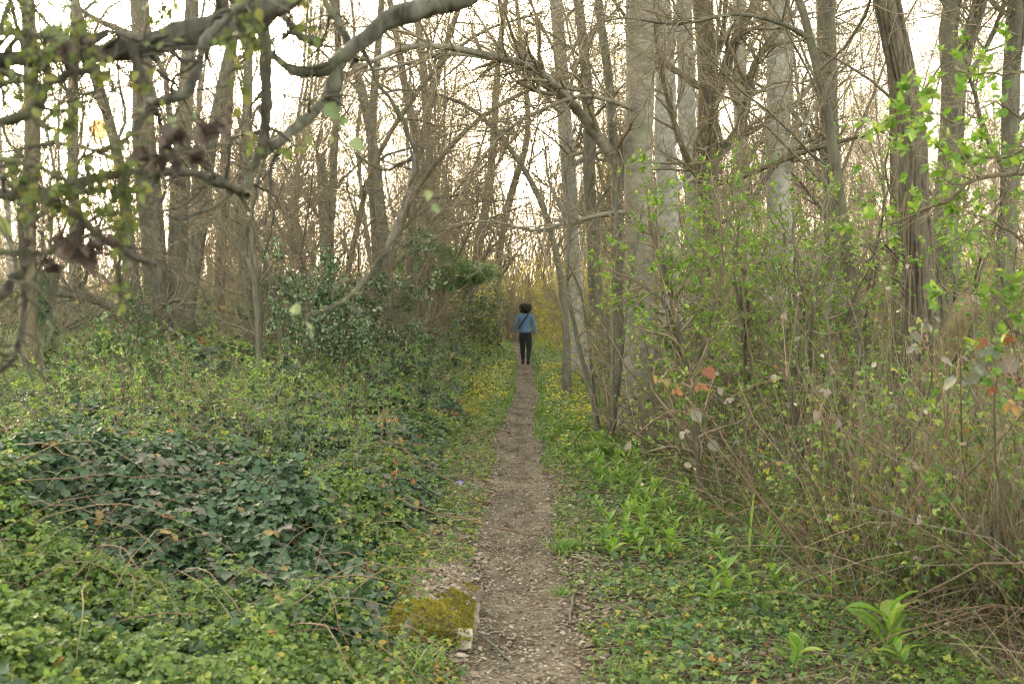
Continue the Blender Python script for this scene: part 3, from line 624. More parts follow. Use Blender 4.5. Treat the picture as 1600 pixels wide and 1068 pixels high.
# ---- holly
def bushy(name, label, cat, loc, rng, stems, H, W, leafm, nleaf, lsize, tmpl, barkm, nside=(40, 260), up=.12, group=None, ang=(25, 65), tip_leaf=False, twl=(.15, .5), t0=.05, lean=.35):
    o = empty(name, loc, label, cat, group)
    a = rng.uniform(0, 2 * PI, stems); n = 10
    st = np.zeros((stems, n, 3)); D = unit(np.stack([np.cos(a) * lean, np.sin(a) * lean, np.ones(stems)], 1) + rng.normal(size=(stems, 3)) * .1)
    L = H * rng.uniform(.6, 1.05, stems)
    st[:, 0] = np.stack([np.cos(a), np.sin(a), 0 * a], 1) * rng.uniform(0, .12, (stems, 1)) * W + [0, 0, -.05]
    for i in range(1, n):
        D = unit(D + rng.normal(size=(stems, 3)) * .1 + [0, 0, .03]); st[:, i] = st[:, i - 1] + D * (L / (n - 1))[:, None]
    rd = (H * .008 * rng.uniform(.6, 1.3, stems))[:, None] * np.linspace(1, .25, n)[None]
    S = Soup(); tubes(S, st, rd, 6); part(o, 'stems', S, barkm)
    L2, R2 = spawn(rng, st, rd, nside[0], t0 + .1, 1, W * .3, W * .75, R(ang[0]), R(ang[1]), n=7, rr=.6, up=up * .5, wob=.14)
    L3, R3 = spawn(rng, L2, R2, nside[1], t0, 1, twl[0], twl[1], R(ang[0]), R(ang[1]), n=5, rr=.6, up=up * .4, wob=.16)
    S = Soup(); tubes(S, L2, R2, 4); tubes(S, L3, np.maximum(R3, .0017), 3); part(o, 'twigs', S, barkm)
    if nleaf:
        S = Soup(); p, T = on_branches(rng, L3, nleaf, .1 if not tip_leaf else .45, 1, lsize * .2)
        D = T + rng.normal(size=p.shape) * .7; N_ = rng.normal(size=p.shape) * .55 + [0, 0, 1]
        leaves(S, p, D, N_, lsize * rng.uniform(.55, 1.3, nleaf), tmpl, rng.uniform(0, 1, nleaf)); part(o, 'foliage', S, leafm)
    return o
def on_ground(u, v, Y):
    q = P(u, v, Y); return (q[0], q[1], float(G(q[0], q[1])))
HOL = T_ovate(.27, .14, .1)
bushy('holly_bush', 'tall glossy dark green holly left of the path', 'bush', on_ground(572, 600, 15), rg(71), 8, 3.2, .75, M['holly'], 7500, .068, HOL, BB, (110, 900), t0=.12, lean=.25)
bushy('holly_bush', 'smaller loose holly with pale shiny leaves, left of the tall dark one', 'bush', on_ground(492, 600, 13), rg(72), 5, 2.9, .9, M['holly'], 3000, .06, HOL, BB, (50, 380), t0=.12, lean=.25)
bushy('holly_bush', 'low holly at the foot of the tall one, towards the path', 'bush', on_ground(615, 600, 14.0), rg(73), 7, .8, .7, M['holly'], 2200, .055, HOL, BB, (60, 420), t0=.05, lean=.6)

# ---- saplings by the beech
def stems_thing(name, label, cat, wps_list, m, rng, ntw=0, twL=(.1, .4), leafm=None, nleaf=0, lsize=.03, tmpl=OV, group=None, n=18, jit=.004, twm=None, sides=7, ntw2=0, clump=.012, lvar=None):
    b0 = None; st = []
    for wps in wps_list:
        pts = [(P(u, v, Y), .5 * w_ * Y / FPX) for u, v, w_, Y in wps]
        if b0 is None:
            q = pts[0][0]; b0 = np.array([q[0], q[1], float(G(q[0], q[1])) - .03])
            if q[2] > b0[2] + .1: pts = [(b0, pts[0][1])] + pts
        st.append(resample([(a - b0, c_) for a, c_ in pts], n, jit, rng))
    o = empty(name, b0, label, cat, group)
    S = Soup(); p = np.stack([a for a, c_ in st]); r = np.stack([c_ for a, c_ in st]); tubes(S, p, r, sides); part(o, 'stem', S, m)
    Lx = p
    if ntw:
        L2, R2 = spawn(rng, p, r, ntw, .2, 1, twL[0], twL[1], R(25), R(70), n=7, rr=.55, up=.05, wob=.16); S = Soup(); tubes(S, L2, R2, 4); Lx = L2
        if ntw2:
            L3, R3 = spawn(rng, L2, R2, ntw2, .15, 1, twL[0] * .4, twL[1] * .5, R(25), R(70), n=5, rr=.55, up=.03, wob=.2); tubes(S, L3, np.maximum(R3, .0009), 3); Lx = L3
        part(o, 'twigs', S, twm or M['twig'])
    if nleaf:
        S = Soup(); kk = 4; nn_ = nleaf // kk; q, T = on_branches(rng, Lx, nn_, .25, 1, clump * .2); e1 = unit(np.cross(T, rng.normal(size=T.shape))); e2 = np.cross(T, e1); Q = []; DD = []
        for j in range(kk): a_ = j * PI / 2 + rng.uniform(-.4, .4, nn_); Q.append(q + T * (.006 * j)); DD.append(T * rng.uniform(.5, 1.3, (nn_, 1)) + e1 * np.cos(a_)[:, None] + e2 * np.sin(a_)[:, None])
        q = np.concatenate(Q); D = np.concatenate(DD); nleaf = len(q); N_ = rng.normal(size=q.shape) * .35 + [0, 0, 1]
        leaves(S, q, D, N_, lsize * rng.uniform(.5, 1.25, nleaf), tmpl, rng.uniform(0, 1, nleaf) if lvar is None else rng.choice(lvar, nleaf)); part(o, 'foliage', S, leafm)
    return o
stems_thing('sapling', 'pale twin-stemmed sapling nearest the foot of the thick smooth-barked tree', 'sapling', [[(956, 690, 9, 11.4), (958, 600, 8, 11.4), (957, 480, 7, 11.4), (962, 360, 6, 11.4), (963, 240, 4, 11.4)], [(958, 690, 6, 11.5), (970, 560, 5, 11.5), (985, 440, 4, 11.5), (1005, 320, 3, 11.5)]], GB, rg(81), 40, (.2, .8), M['green'], 160, .03, ntw2=160)
stems_thing('sapling', 'thin pale sapling bending left over the verge, leftmost of the pair by the thick trunk', 'sapling', [[(936, 680, 9, 11.8), (920, 600, 8, 11.8), (900, 520, 7, 11.8), (885, 440, 6, 11.8), (890, 350, 4, 11.8), (880, 240, 3, 11.8)], [(938, 680, 6, 11.9), (925, 580, 5, 11.9), (912, 480, 4, 11.9), (902, 440, 3, 11.9), (880, 400, 2, 11.9)]], GB, rg(82), 40, (.2, .9), M['green'], 120, .03, ntw2=160)
# ---- leafy shrubs right of the path
LF = M['lime']
GRP = 'young leafy shrubs right of the path'
stems_thing('leafy_shrub', 'leafy shrub with a stout brown stem, nearest to the thick smooth-barked trunk', 'shrub', [[(1095, 760, 14, 8.2), (1085, 690, 13, 8.2), (1075, 600, 12, 8.2), (1062, 530, 11, 8.2), (1045, 450, 8, 8.2), (1020, 370, 6, 8.2), (1010, 290, 3, 8.2)],
   [(1070, 570, 7, 8.2), (1040, 480, 6, 8.3), (1010, 450, 5, 8.4), (985, 430, 3, 8.5)], [(1075, 600, 6, 8.2), (1110, 500, 5, 8.1), (1130, 400, 4, 8), (1120, 310, 3, 8)]], BB, rg(83), 110, (.25, .8), LF, 3600, .042, group=GRP, ntw2=520)
specs = [(1180, 9.5, 84), (1260, 8.4, 85), (1130, 10.8, 86), (1325, 10.2, 87), (1500, 10.8, 88), (1610, 7.2, 89), (1080, 13.0, 90), (1235, 11.5, 91)]
labs = ['leafy shrub in front of the halfway pale trunk', 'tall leafy shrub left of the thin curving stem', 'leafy shrub just right of the thick smooth-barked trunk', 'leafy shrub at the foot of the thin curving stem', 'leafy shrub under the forked tree at the right', 'leafy shrub at the right edge of the picture', 'leafy shrub far back, close behind the thick smooth-barked trunk', 'leafy shrub far back under the pale trunks']
for (u, Y, sd_), lb in zip(specs, labs):
    q = rg(sd_); sts = []
    for k in range(5):
        du = q.uniform(-14, 14); lean = q.uniform(-120, 120); top = q.uniform(250, 420)
        v0 = 475 + FPX * (CH + .05) / Y
        sts.append([(u + du, v0, 8, Y), (u + du + lean * .3, v0 - (v0 - top) * .35, 7, Y + q.uniform(-.2, .2)), (u + du + lean * .55, v0 - (v0 - top) * .7, 5, Y + q.uniform(-.5, .5)), (u + du + lean, top, 2.5, Y + q.uniform(-.8, .8))])
    stems_thing('leafy_shrub', lb, 'shrub', sts, GB, q, 110, (.3, .9), LF, 3700, .040, group=GRP, jit=.012, ntw2=620)

# ---- near leafy boughs at the upper right
def bough(name, label, wps_list, m, rng, root=None, **k):
    return stems_thing(name, label, 'shrub', wps_list, m, rng, **k)
rr = rg(95)
sts = [[(1680, 900, 16, 4.0), (1690, 600, 14, 4.0), (1680, 300, 12, 3.9), (1600, 274, 8, 3.9), (1533, 277, 7, 3.8), (1508, 290, 6, 3.8), (1480, 316, 5, 3.8), (1433, 335, 4, 3.9), (1385, 352, 2.5, 4)],
       [(1680, 300, 8, 3.9), (1640, 200, 7, 3.9), (1600, 235, 5, 4), (1540, 250, 4, 4), (1480, 240, 3, 4), (1430, 200, 2, 4)],
       [(1690, 600, 8, 4.0), (1650, 450, 6, 4), (1600, 380, 5, 4), (1560, 350, 4, 4), (1520, 330, 2, 4)],
       [(1680, 300, 8, 3.9), (1660, 140, 6, 4), (1600, 113, 4, 4.2), (1540, 116, 3, 4.2), (1477, 112, 2, 4.2)],
       [(1640, 200, 6, 3.9), (1590, 180, 4, 3.7), (1550, 160, 3, 3.6), (1500, 190, 3, 3.5), (1440, 170, 2, 3.5)],
       [(1690, 600, 6, 4.0), (1640, 560, 5, 3.6), (1600, 530, 4, 3.4), (1570, 500, 3, 3.3)]]
stems_thing('leafy_shrub', 'near bright-leaved shrub reaching in from the right edge, slightly out of focus', 'shrub', sts, BB, rr, 90, (.12, .45), LF, 1500, .040, ntw2=340, jit=.006, clump=.02)

# ================================================================== the wood behind: copies of a few bare trees and twiggy shrubs
protos = []
for k in range(6):
    q = rg(200 + k); H = q.uniform(14, 19)
    tr = rand_trunk(q, H, q.uniform(.05, .10), .09, .03, 16, fork=[0, 1, 0, 2, 1, 3][k])
    o = tree_thing('bare_tree', 'bare tree standing deep in the wood behind the nearer trunks', 'tree', tr, (0, 0, 0), q, [GB, BB, GB, BB, PB, GB][k], M['twig'],
                   spl(26, .15, .97, 2, 4.5, 25, 60, n=8, rr=.4, up=.07, wob=.12), spl(230, .15, 1, .8, 2.2, 25, 65, n=6, rr=.5, wob=.15, up=.03), spl(2200, .15, 1, .4, 1.1, 25, 65, n=4, rr=.6, wob=.18, up=.02),
                   M['bud'], [900, 300, 1600, 600, 2000, 700][k], .06, 'bare trees deep in the wood', sides=9, rough=0, tmin=.0055)
    protos.append(o)
q = rg(300); used = [0] * 6; spots = []
tries = 0
while len(spots) < 160 and tries < 9000:
    tries += 1
    Y = 32 + 91 * q.random() ** 1.1; x = q.uniform(-.60, .60) * Y
    if abs(x - path_x(Y)) < 1.3 + .012 * Y and Y < 55: continue
    if any((x - a) ** 2 + (Y - c_) ** 2 < (1.6 + .02 * Y) ** 2 for a, c_ in spots): continue
    if -700 < x * FPX / Y < -590: continue
    spots.append((x, Y))
for x, Y in spots:
    k = int(q.integers(0, 6)); sc_ = q.uniform(.8, 1.2); loc = (x, Y, float(G(x, Y)) - .05)
    if not used[k]: used[k] = 1; o = protos[k]; o.location = loc; o.rotation_euler.z = q.uniform(0, 6.28); o.scale = (sc_,) * 3
    else: copy_thing(protos[k], loc, q.uniform(0, 6.28), (sc_ * q.uniform(.85, 1.2),) * 2 + (sc_,))

sh = []
for k in range(5):
    q = rg(320 + k)
    sh.append(bushy('twiggy_shrub', 'bare twiggy shrub in the tangled understorey beside the path', 'shrub', (0, 0, 0), q, [9, 7, 12, 8, 10][k], [3.2, 2.6, 2.2, 3.8, 2.8][k], [1.3, 1.1, 1.1, 1.2, 1.2][k], M['bud'], [500, 700, 300, 500, 900][k], .022, DIA, M['twig'], (120, 1300), group='bare twiggy shrubs of the understorey', twl=(.2, .7), t0=.1, lean=.45))
q = rg(340); used = [0] * 5; n_ = 0; tries = 0; sp2 = []
while n_ < 270 and tries < 9000:
    tries += 1
    Y = 9.5 + 55 * q.random() ** 1.15; x = q.uniform(-.58, .58) * Y; d = x - path_x(Y)
    if d < 0 and ((-d < 1.6 and Y < 42) or Y < 15): continue
    if d > 0 and d < (1.5 if Y < 20 else .95) and Y < 42: continue
    if any((x - a) ** 2 + (Y - c_) ** 2 < .8 for a, c_ in sp2): continue
    if Y < 25 and -185 < x * FPX / Y < -5: continue
    sp2.append((x, Y)); n_ += 1
    k = int(q.integers(0, 5)); s_ = q.uniform(.65, 1.15); loc = (x, Y, float(G(x, Y)))
    if d < 0: s_ *= .85 if Y < 22 else 1.15
    elif Y < 22: s_ *= .62
    if not used[k]: used[k] = 1; o = sh[k]; o.location = loc; o.rotation_euler.z = q.uniform(0, 6.28); o.scale = (s_,) * 3
    else: copy_thing(sh[k], loc, q.uniform(0, 6.28), (s_, s_, s_ * q.uniform(.85, 1.2)))

lows = [bushy('low_leafy_bush', 'low leafy bush rising out of the bramble bed on the left', 'bush', (0, 0, 0), rg(350 + k), 12, [1.2, 1.0, 1.5][k], [.75, .9, .7][k], [M['bramble_dark'], M['green'], M['ivy']][k], [3200, 3600, 3400][k], [.075, .045, .04][k], TRI, M['cane'], (90, 420), group='low leafy bushes in the bramble bed', twl=(.1, .35), t0=.1, lean=.8) for k in range(3)]
q = rg(355); used = [0] * 3; spL = []; tries = 0
while len(spL) < 140 and tries < 5000:
    tries += 1
    Y = 11 + 24 * q.random(); x = path_x(Y) - 1.5 - q.random() * (.56 * Y - 1.5)
    if any((x - a) ** 2 + (Y - c_) ** 2 < .7 for a, c_ in spL): continue
    if Y < 25 and -190 < x * FPX / Y < 0: continue
    spL.append((x, Y)); k = int(q.integers(0, 3)); s_ = q.uniform(.6, 1.1) * (1 + .05 * max(0, Y - 11)); loc = (x, Y, float(G(x, Y)) + .1)
    if not used[k]: used[k] = 1; o = lows[k]; o.location = loc; o.scale = (s_,) * 3
    else: copy_thing(lows[k], loc, q.uniform(0, 6.28), (s_, s_, s_ * q.uniform(.8, 1.25)))

# far-off wood that reads as one mass
q = rg(360); S = Soup(); n_ = 9000
Y = 46 + 130 * q.random(n_) ** 1.2; x = q.uniform(-.62, .62, n_) * Y; keep = Y > 0; x, Y = x[keep], Y[keep]; n_ = len(x)
H = q.uniform(4, 14, n_); st = np.zeros((n_, 6, 3)); st[:, 0] = np.stack([x, Y, G(x, Y) - .1], 1)
D = unit(q.normal(size=(n_, 3)) * .22 + [0, 0, 1])
for i in range(1, 6):
    D = unit(D + q.normal(size=(n_, 3)) * .1); st[:, i] = st[:, i - 1] + D * (H / 5)[:, None]
rd = (q.uniform(.01, .036, n_))[:, None] * np.linspace(1, .3, 6)[None]
tubes(S, st, rd, 4, q.uniform(0, 1, n_))
L2, R2 = spawn(q, st, rd, 64000, .15, 1, .8, 2.6, R(25), R(65), n=4, rr=.5, up=.05, wob=.15); tubes(S, L2, np.maximum(R2, .007), 3, q.uniform(0, 1, 64000))
tag(S.build('far_wood', M['dry_stem']), 'far brown wood of thin stems and twigs seen between the trunks', 'wood', None, 'stuff')
S = Soup(); n_ = 200000
Y = 18 + 120 * q.random(n_) ** 1.1; x = q.uniform(-.6, .6, n_) * Y; d = x - path_x(Y)
dens = .5 + .9 * fbm(x * .35, Y * .35, seed=77) + 1.1 * np.exp(-((np.abs(d) - 2.0) / 4.0) ** 2)
keep = ((np.abs(d) > .8) | (Y > 45)) & ~((Y < 25.5) & (x * FPX / Y > -200) & (x < 0)) & (q.random(n_) < dens); x, Y = x[keep], Y[keep]; n_ = len(x)
z = G(x, Y) + (q.random(n_) ** 1.4) * (3.4 + .02 * Y) * (.6 + .5 * fbm(x * .3, Y * .3, seed=78))
leaves(S, np.stack([x, Y, z], 1), q.normal(size=(n_, 3)), q.normal(size=(n_, 3)) * .7 + [0, 0, 1], (.026 + .0013 * Y) * q.uniform(.6, 1.4, n_), DIA3, np.clip(q.normal(.45, .25, n_), 0, 1))
tag(S.build('budding_understorey_foliage', M['bud']), 'haze of small yellow-green spring leaves low in the wood', 'foliage', None, 'stuff')

S = Soup(); n_ = 42000; Y = q.uniform(31, 75, n_); d = q.normal(size=n_) * 5; x = path_x(Y) + d; keep = (np.abs(d) > .5) | (Y > 44); x, Y, d = x[keep], Y[keep], d[keep]; n_ = len(x)
hh = 5.5 * (.75 + .5 * fbm(x * .3, Y * .15, seed=81)); z = G(x, Y) + q.random(n_) * hh; k = fbm(x * .9, Y * .4, z * .9, seed=82) > -.12; x, Y, z = x[k], Y[k], z[k]; n_ = len(x)
leaves(S, np.stack([x, Y, z], 1), q.normal(size=(n_, 3)), q.normal(size=(n_, 3)) * .7 + [0, 0, 1], q.uniform(.05, .10, n_), DIA3, np.clip(q.normal(.4, .25, n_), 0, 1))
tag(S.build('spring_foliage', M['bud']), 'yellow-green young foliage closing the view beyond the walker', 'foliage', None, 'stuff')

# ================================================================== the bramble bed on the left
def BT(x, y):
    d = path_x(y) - np.asarray(x)
    th = ss(.45, 1.5, d) * (.42 + .66 * ss(1.0, 2.8, d) + .16 * np.exp(-((np.asarray(x) + 2.6) ** 2 + (np.asarray(y) - 7.6) ** 2) / 3) - .22 * np.exp(-((np.asarray(x) + 1.6) ** 2 + (np.asarray(y) - 5.3) ** 2) / .35) + .30 * ss(8, 17, y) * ss(1.2, 2.5, d) + .40 * fbm(x * .62, y * .62, seed=101) + .15 * fbm(x * 2.1, y * 2.1, seed=102))
    return G(x, y) + np.maximum(th, .02)
def scatter_left(q, n_, y0, y1, dmin, pw=1.0, fr=.58):
    Y = y0 * (y1 / y0) ** (q.random(n_) ** pw); x = path_x(Y) - dmin - q.random(n_) * (fr * Y - dmin); return x, Y
q = rg(400)
def bramble(name, label, m, n_, y0, y1, size, grow_, tmpl, mask, depth, lift, rndf, dmin=.7, up=.9):
    x, Y = scatter_left(q, n_, y0, y1, dmin)
    k = mask(x, Y) > q.uniform(-.35, .35, n_); x, Y = x[k], Y[k]; n = len(x)
    z = BT(x, Y) + lift + .09 * fbm(x * 4, Y * 4, seed=104) - q.exponential(depth, n)
    z = np.maximum(z, G(x, Y) + .01)
    sz = size * q.uniform(.55, 1.35, n) * (1 + np.maximum(0, Y - 8) * grow_)
    D = q.normal(size=(n, 3)) * [1, 1, .35] + [0, -.35, -.15]; N_ = q.normal(size=(n, 3)) * .42 + [0, -.25, up]
    S = Soup(); leaves(S, np.stack([x, Y, z], 1), D, N_, sz, tmpl, rndf(n, x, Y))
    return tag(S.build(name, m), label, 'undergrowth', None, 'stuff')
patch = lambda x, Y: 1.25 * fbm(x * 1.7, Y * 1.7, seed=111, o=3) + .34 * np.exp(-((x + 2.6) ** 2 / 5 + (Y - 7.0) ** 2 / 5)) - .35 * ss(5.2, 4.4, Y) - .3 * ss(-1.3, -.8, x)
bramble('bramble_undergrowth', 'bed of dark old bramble leaves left of the path', M['bramble_dark'], 42000, 3.0, 14, .090, .02, TRI_R, lambda x, Y: .26 + 1.1 * patch(x, Y), .09, 0, lambda n, x, Y: np.clip(q.normal(.45, .27, n), 0, 1))
bramble('bramble_shoots', 'small bright young leaves over the bramble bed left of the path', M['bramble_young'], 46000, 3.0, 14, .046, .02, TRI_R, lambda x, Y: .06 - .9 * patch(x, Y), .06, .03, lambda n, x, Y: np.clip(q.normal(.42, .24, n) + .15 * fbm(x * .5, Y * .5, seed=7), 0, 1), dmin=.62)
bramble('ground_creeper', 'mid-green small leaves filling the bramble bed left of the path', M['ivy'], 46000, 3.0, 14, .048, .02, TRI, lambda x, Y: .25 + 0 * x, .16, -.01, lambda n, x, Y: q.random(n), dmin=.62)
bramble('bramble_undergrowth', 'dark bramble bed stretching back to the trees on the left', M['bramble_dark'], 42000, 12, 42, .10, .035, DIA3, lambda x, Y: .1 + .9 * patch(x, Y), .12, 0, lambda n, x, Y: np.clip(q.normal(.45, .27, n), 0, 1))
bramble('bramble_shoots', 'young bramble leaves stretching back to the trees on the left', M['bramble_young'], 26000, 12, 42, .075, .035, DIA3, lambda x, Y: .0 - .9 * patch(x, Y), .14, .06, lambda n, x, Y: np.clip(q.normal(.5, .25, n), 0, 1))
# taller weeds and shoots standing out of the brambles, mid distance
S = Soup(); x, Y = scatter_left(q, 1500, 7, 26, 1.1); n = len(x); st = np.zeros((n, 5, 3)); st[:, 0] = np.stack([x, Y, BT(x, Y) - .15], 1); D = unit(q.normal(size=(n, 3)) * .3 + [0, 0, 1]); L = q.uniform(.25, .9, n)
for i in range(1, 5): D = unit(D + q.normal(size=(n, 3)) * .15 - [0, 0, .03]); st[:, i] = st[:, i - 1] + D * (L / 4)[:, None]
tubes(S, st, q.uniform(.002, .004, n)[:, None] * np.linspace(1, .4, 5)[None], 3, q.random(n)); tag(S.build('weed_stems', M['cane']), 'thin weed stems standing out of the bramble bed', 'stems', None, 'stuff')
S = Soup(); p, T = on_branches(q, st, 9000, .1, 1, .03); leaves(S, p, q.normal(size=p.shape) + [0, 0, .2], q.normal(size=p.shape) * .5 + [0, 0, 1], q.uniform(.02, .05, len(p)) * (1 + np.maximum(0, p[:, 1] - 9) * .03), DIA3, q.random(len(p)))
tag(S.build('weed_leaves', M['green']), 'small leaves on the weed stems over the bramble bed', 'foliage', None, 'stuff')
# arching canes
S = Soup(); n = 380; x, Y = scatter_left(q, n, 4.2, 20, .7); a = q.uniform(0, 2 * PI, n); L = q.uniform(.35, 1.3, n); t = np.linspace(0, 1, 9)[None, :, None]
p0 = np.stack([x, Y, BT(x, Y) - .05], 1); dr = np.stack([np.cos(a), np.sin(a), 0 * a], 1) * L[:, None]; arch = q.uniform(.03, .22, n)[:, None, None]
st = p0[:, None] + dr[:, None] * t + np.array([0, 0, 1]) * arch * np.sin(t * PI) + q.normal(size=(n, 9, 3)) * .008
st[:, :, 2] = np.maximum(st[:, :, 2], G(st[:, :, 0], st[:, :, 1]) + .02)
tubes(S, st, q.uniform(.0018, .004, n)[:, None] * np.linspace(1, .5, 9)[None], 4, q.random(n)); tag(S.build('bramble_canes', M['cane']), 'thin arching bramble canes over the bed left of the path', 'canes', None, 'stuff')

# ================================================================== path margins, verge
def margin(name, label, m, n_, y0, y1, da, db, side, size, tmpl, rndf, h=.05, dens=None, up=1., grow_=.03, kindcat='plants'):
    Y = y0 * (y1 / y0) ** q.random(n_); d = q.uniform(da, db, n_) + .07 * fbm(Y * 1.5, Y * 0 + side, seed=120)
    x = path_x(Y) + side * d
    if dens is not None:
        k = q.random(n_) < dens(x, Y, d); x, Y, d = x[k], Y[k], d[k]
    n = len(x); z = G(x, Y) + .008 + q.random(n) ** 1.5 * h * (.6 + .8 * (vnoise(x * 3, Y * 3, seed=5) + 1) / 2) * np.clip((d - da) * 4 + .2, 0, 1)
    S = Soup(); leaves(S, np.stack([x, Y, z], 1), q.normal(size=(n, 3)) * [1, 1, .3] + [0, 0, .15], q.normal(size=(n, 3)) * .35 + [0, -.1, up], size * q.uniform(.5, 1.4, n) * (1 + np.maximum(0, Y - 8) * grow_), tmpl, rndf(n))
    return tag(S.build(name, m), label, kindcat, None, 'stuff')
U = lambda n: q.random(n)
clump = lambda s_, f, o: (lambda x, Y, d: np.clip(o + 1.2 * fbm(x * f, Y * f, seed=s_), 0, 1))
margin('creeper_leaves', 'low mixed leaves creeping at the left edge of the path', M['bramble_young'], 18000, 3.2, 16, .27, 1.25, -1, .030, TRI, U, .10, clump(131, 1.3, .62))
margin('ivy_leaves', 'ivy leaves creeping at the left edge of the path', M['ivy'], 7000, 3.2, 16, .38, 1.2, -1, .042, IVY, U, .06, clump(132, 1.6, .45))
margin('creeper_leaves', 'low mixed leaves of the verge right of the path', M['green'], 22000, 3.2, 14, .28, 2.3, 1, .030, TRI, U, .07, clump(133, 1.5, .6))
margin('creeper_leaves', 'fresh yellow-green small leaves of the verge right of the path', M['bramble_young'], 20000, 3.2, 14, .30, 2.1, 1, .032, TRI, U, .09, clump(139, 1.3, .55))
margin('ivy_leaves', 'ivy leaves on the verge right of the path', M['ivy'], 12000, 3.2, 14, .40, 2.6, 1, .042, IVY, U, .06, clump(134, 1.2, .5))
margin('verge_herbs', 'lush green herbs on both sides of the path near the walker, left strip', M['green'], 14000, 13, 45, .25, 1.5, -1, .05, DIA3, U, .13, clump(135, .8, .8))
margin('verge_herbs', 'lush green herbs lining the right side of the path up to the walker', M['green'], 22000, 10.5, 48, .26, 1.35, 1, .045, DIA3, U, .14, clump(136, .8, .85))
# celandines
for side, lab, y0, y1, da, db, nn_ in ((1, 'yellow celandines flowering along the right side of the path', 10.5, 26, .35, 1.3, 650), (-1, 'yellow celandines flowering along the left side of the path', 14.5, 26, .30, 1.5, 600)):
    Y = q.uniform(y0, y1, nn_ * 4); x = path_x(Y) + side * q.uniform(da, db, nn_ * 4); k = vnoise(x * 1.9, Y * 1.3, seed=140) + .5 * q.normal(size=nn_ * 4) > .25; x, Y = x[k][:nn_], Y[k][:nn_]; n = len(x); c_ = np.stack([x, Y, G(x, Y) + q.uniform(.15, .24, n)], 1); S = Soup()
    for j in range(7):
        a = j * 2 * PI / 7 + q.random(n); leaves(S, c_, np.stack([np.cos(a), np.sin(a), .35 + 0 * a], 1), np.tile([0, 0, 1.], (n, 1)), q.uniform(.019, .029, n), DIA, q.random(n))
    tag(S.build('celandine_flowers', M['yellow']), lab, 'flowers', None, 'stuff')
margin('sun_tinted_herbs', 'yellowish low leaves tinted as if sunlit, left of the path', M['bud'], 9000, 14, 24, .5, 1.8, -1, .04, DIA3, U, .16, clump(137, .9, .6))  # bud yellow on these herbs stands in for sunlight on the verge
margin('sun_tinted_herbs', 'yellowish low leaves tinted as if sunlit, right of the path', M['bud'], 6500, 11, 22, .4, 1.1, 1, .035, DIA3, U, .13, clump(138, .9, .3))
# grass
def grass(name, label, n_, y0, y1, da, db, side, L0, L1, dens, m=M['grass'], w_=.0028):
    Y = y0 * (y1 / y0) ** q.random(n_); x = path_x(Y) + side * q.uniform(da, db, n_); k = q.random(n_) < dens(x, Y, 0); x, Y = x[k], Y[k]; n = len(x)
    blades(name, m, np.stack([x, Y, G(x, Y)], 1), L0, L1, w_, label)
def blade_soup(p0, L0, L1, w_, q=q, lean=.35, droop=.5):
    n = len(p0); L = q.uniform(L0, L1, n); a = q.uniform(0, 2 * PI, n); D = unit(np.stack([np.cos(a) * lean, np.sin(a) * lean, np.ones(n)], 1) + q.normal(size=(n, 3)) * .15)
    X = np.stack([-np.sin(a), np.cos(a), 0 * a], 1); pts = [p0]; 
    for i in range(4):
        D = unit(D + np.stack([np.cos(a), np.sin(a), -1.2 + 0 * a], 1) * droop * .25); pts.append(pts[-1] + D * (L / 4)[:, None])
    Wd = [w_, w_ * 1.1, w_ * .9, w_ * .6, w_ * .05]; V = np.stack([c for i in range(5) for c in (pts[i] - X * Wd[i], pts[i] + X * Wd[i])], 1)
    F = np.array([[2 * i, 2 * i + 1, 2 * i + 3, 2 * i + 2] for i in range(4)]); FF = (F[None] + (np.arange(n) * 10)[:, None, None]).reshape(-1, 4)
    S = Soup(); S.add(V.reshape(-1, 3), FF, np.repeat(q.random(n), 4)); return S
def blades(name, m, p0, L0, L1, w_, label): return tag(blade_soup(p0, L0, L1, w_).build(name, m), label, 'grass', None, 'stuff')
grass('grass', 'sparse grass on the verge right of the path', 9000, 3.2, 13, .33, 1.7, 1, .04, .12, clump(151, 1.8, .05))
grass('grass', 'sparse grass at the left edge of the path', 7000, 3.2, 16, .33, 1.0, -1, .04, .11, clump(152, 1.8, .1))
grass('grass', 'lush grass beside the path near the walker', 16000, 12, 45, .24, 1.2, 1, .08, .18, clump(153, .8, .6), w_=.005)
grass('grass', 'lush grass left of the path near the walker', 9000, 15, 45, .24, 1.1, -1, .08, .18, clump(154, .8, .4), w_=.005)
def tuft(u, v, n_, rad, L0, L1, label, w_=.003):
    Y = FPX * CH / (v - HOR); c_ = P(u, v, Y); z = float(G(c_[0], c_[1])); p0 = np.stack([q.normal(size=n_) * rad, q.normal(size=n_) * rad, 0 * np.ones(n_)], 1)
    o = blade_soup(p0, L0, L1, w_, lean=.5).build('grass_tuft', M['grass']); o.location = (c_[0], c_[1], z); tag(o, label, 'grass tuft', 'grass tufts by the path')
tuft(890, 862, 260, .06, .06, .15, 'dense bright grass tuft at the right edge of the path, farther of the two'); tuft(878, 928, 60, .03, .04, .09, 'small grass tuft on the right edge of the bare path, nearer of the two')
tuft(660, 1062, 46, .05, .14, .30, 'long upright grass blades in front of the mossy stone', .0045)
tuft(640, 1090, 30, .05, .10, .22, 'short grass blades in the bottom left corner of the mossy stone', .004)

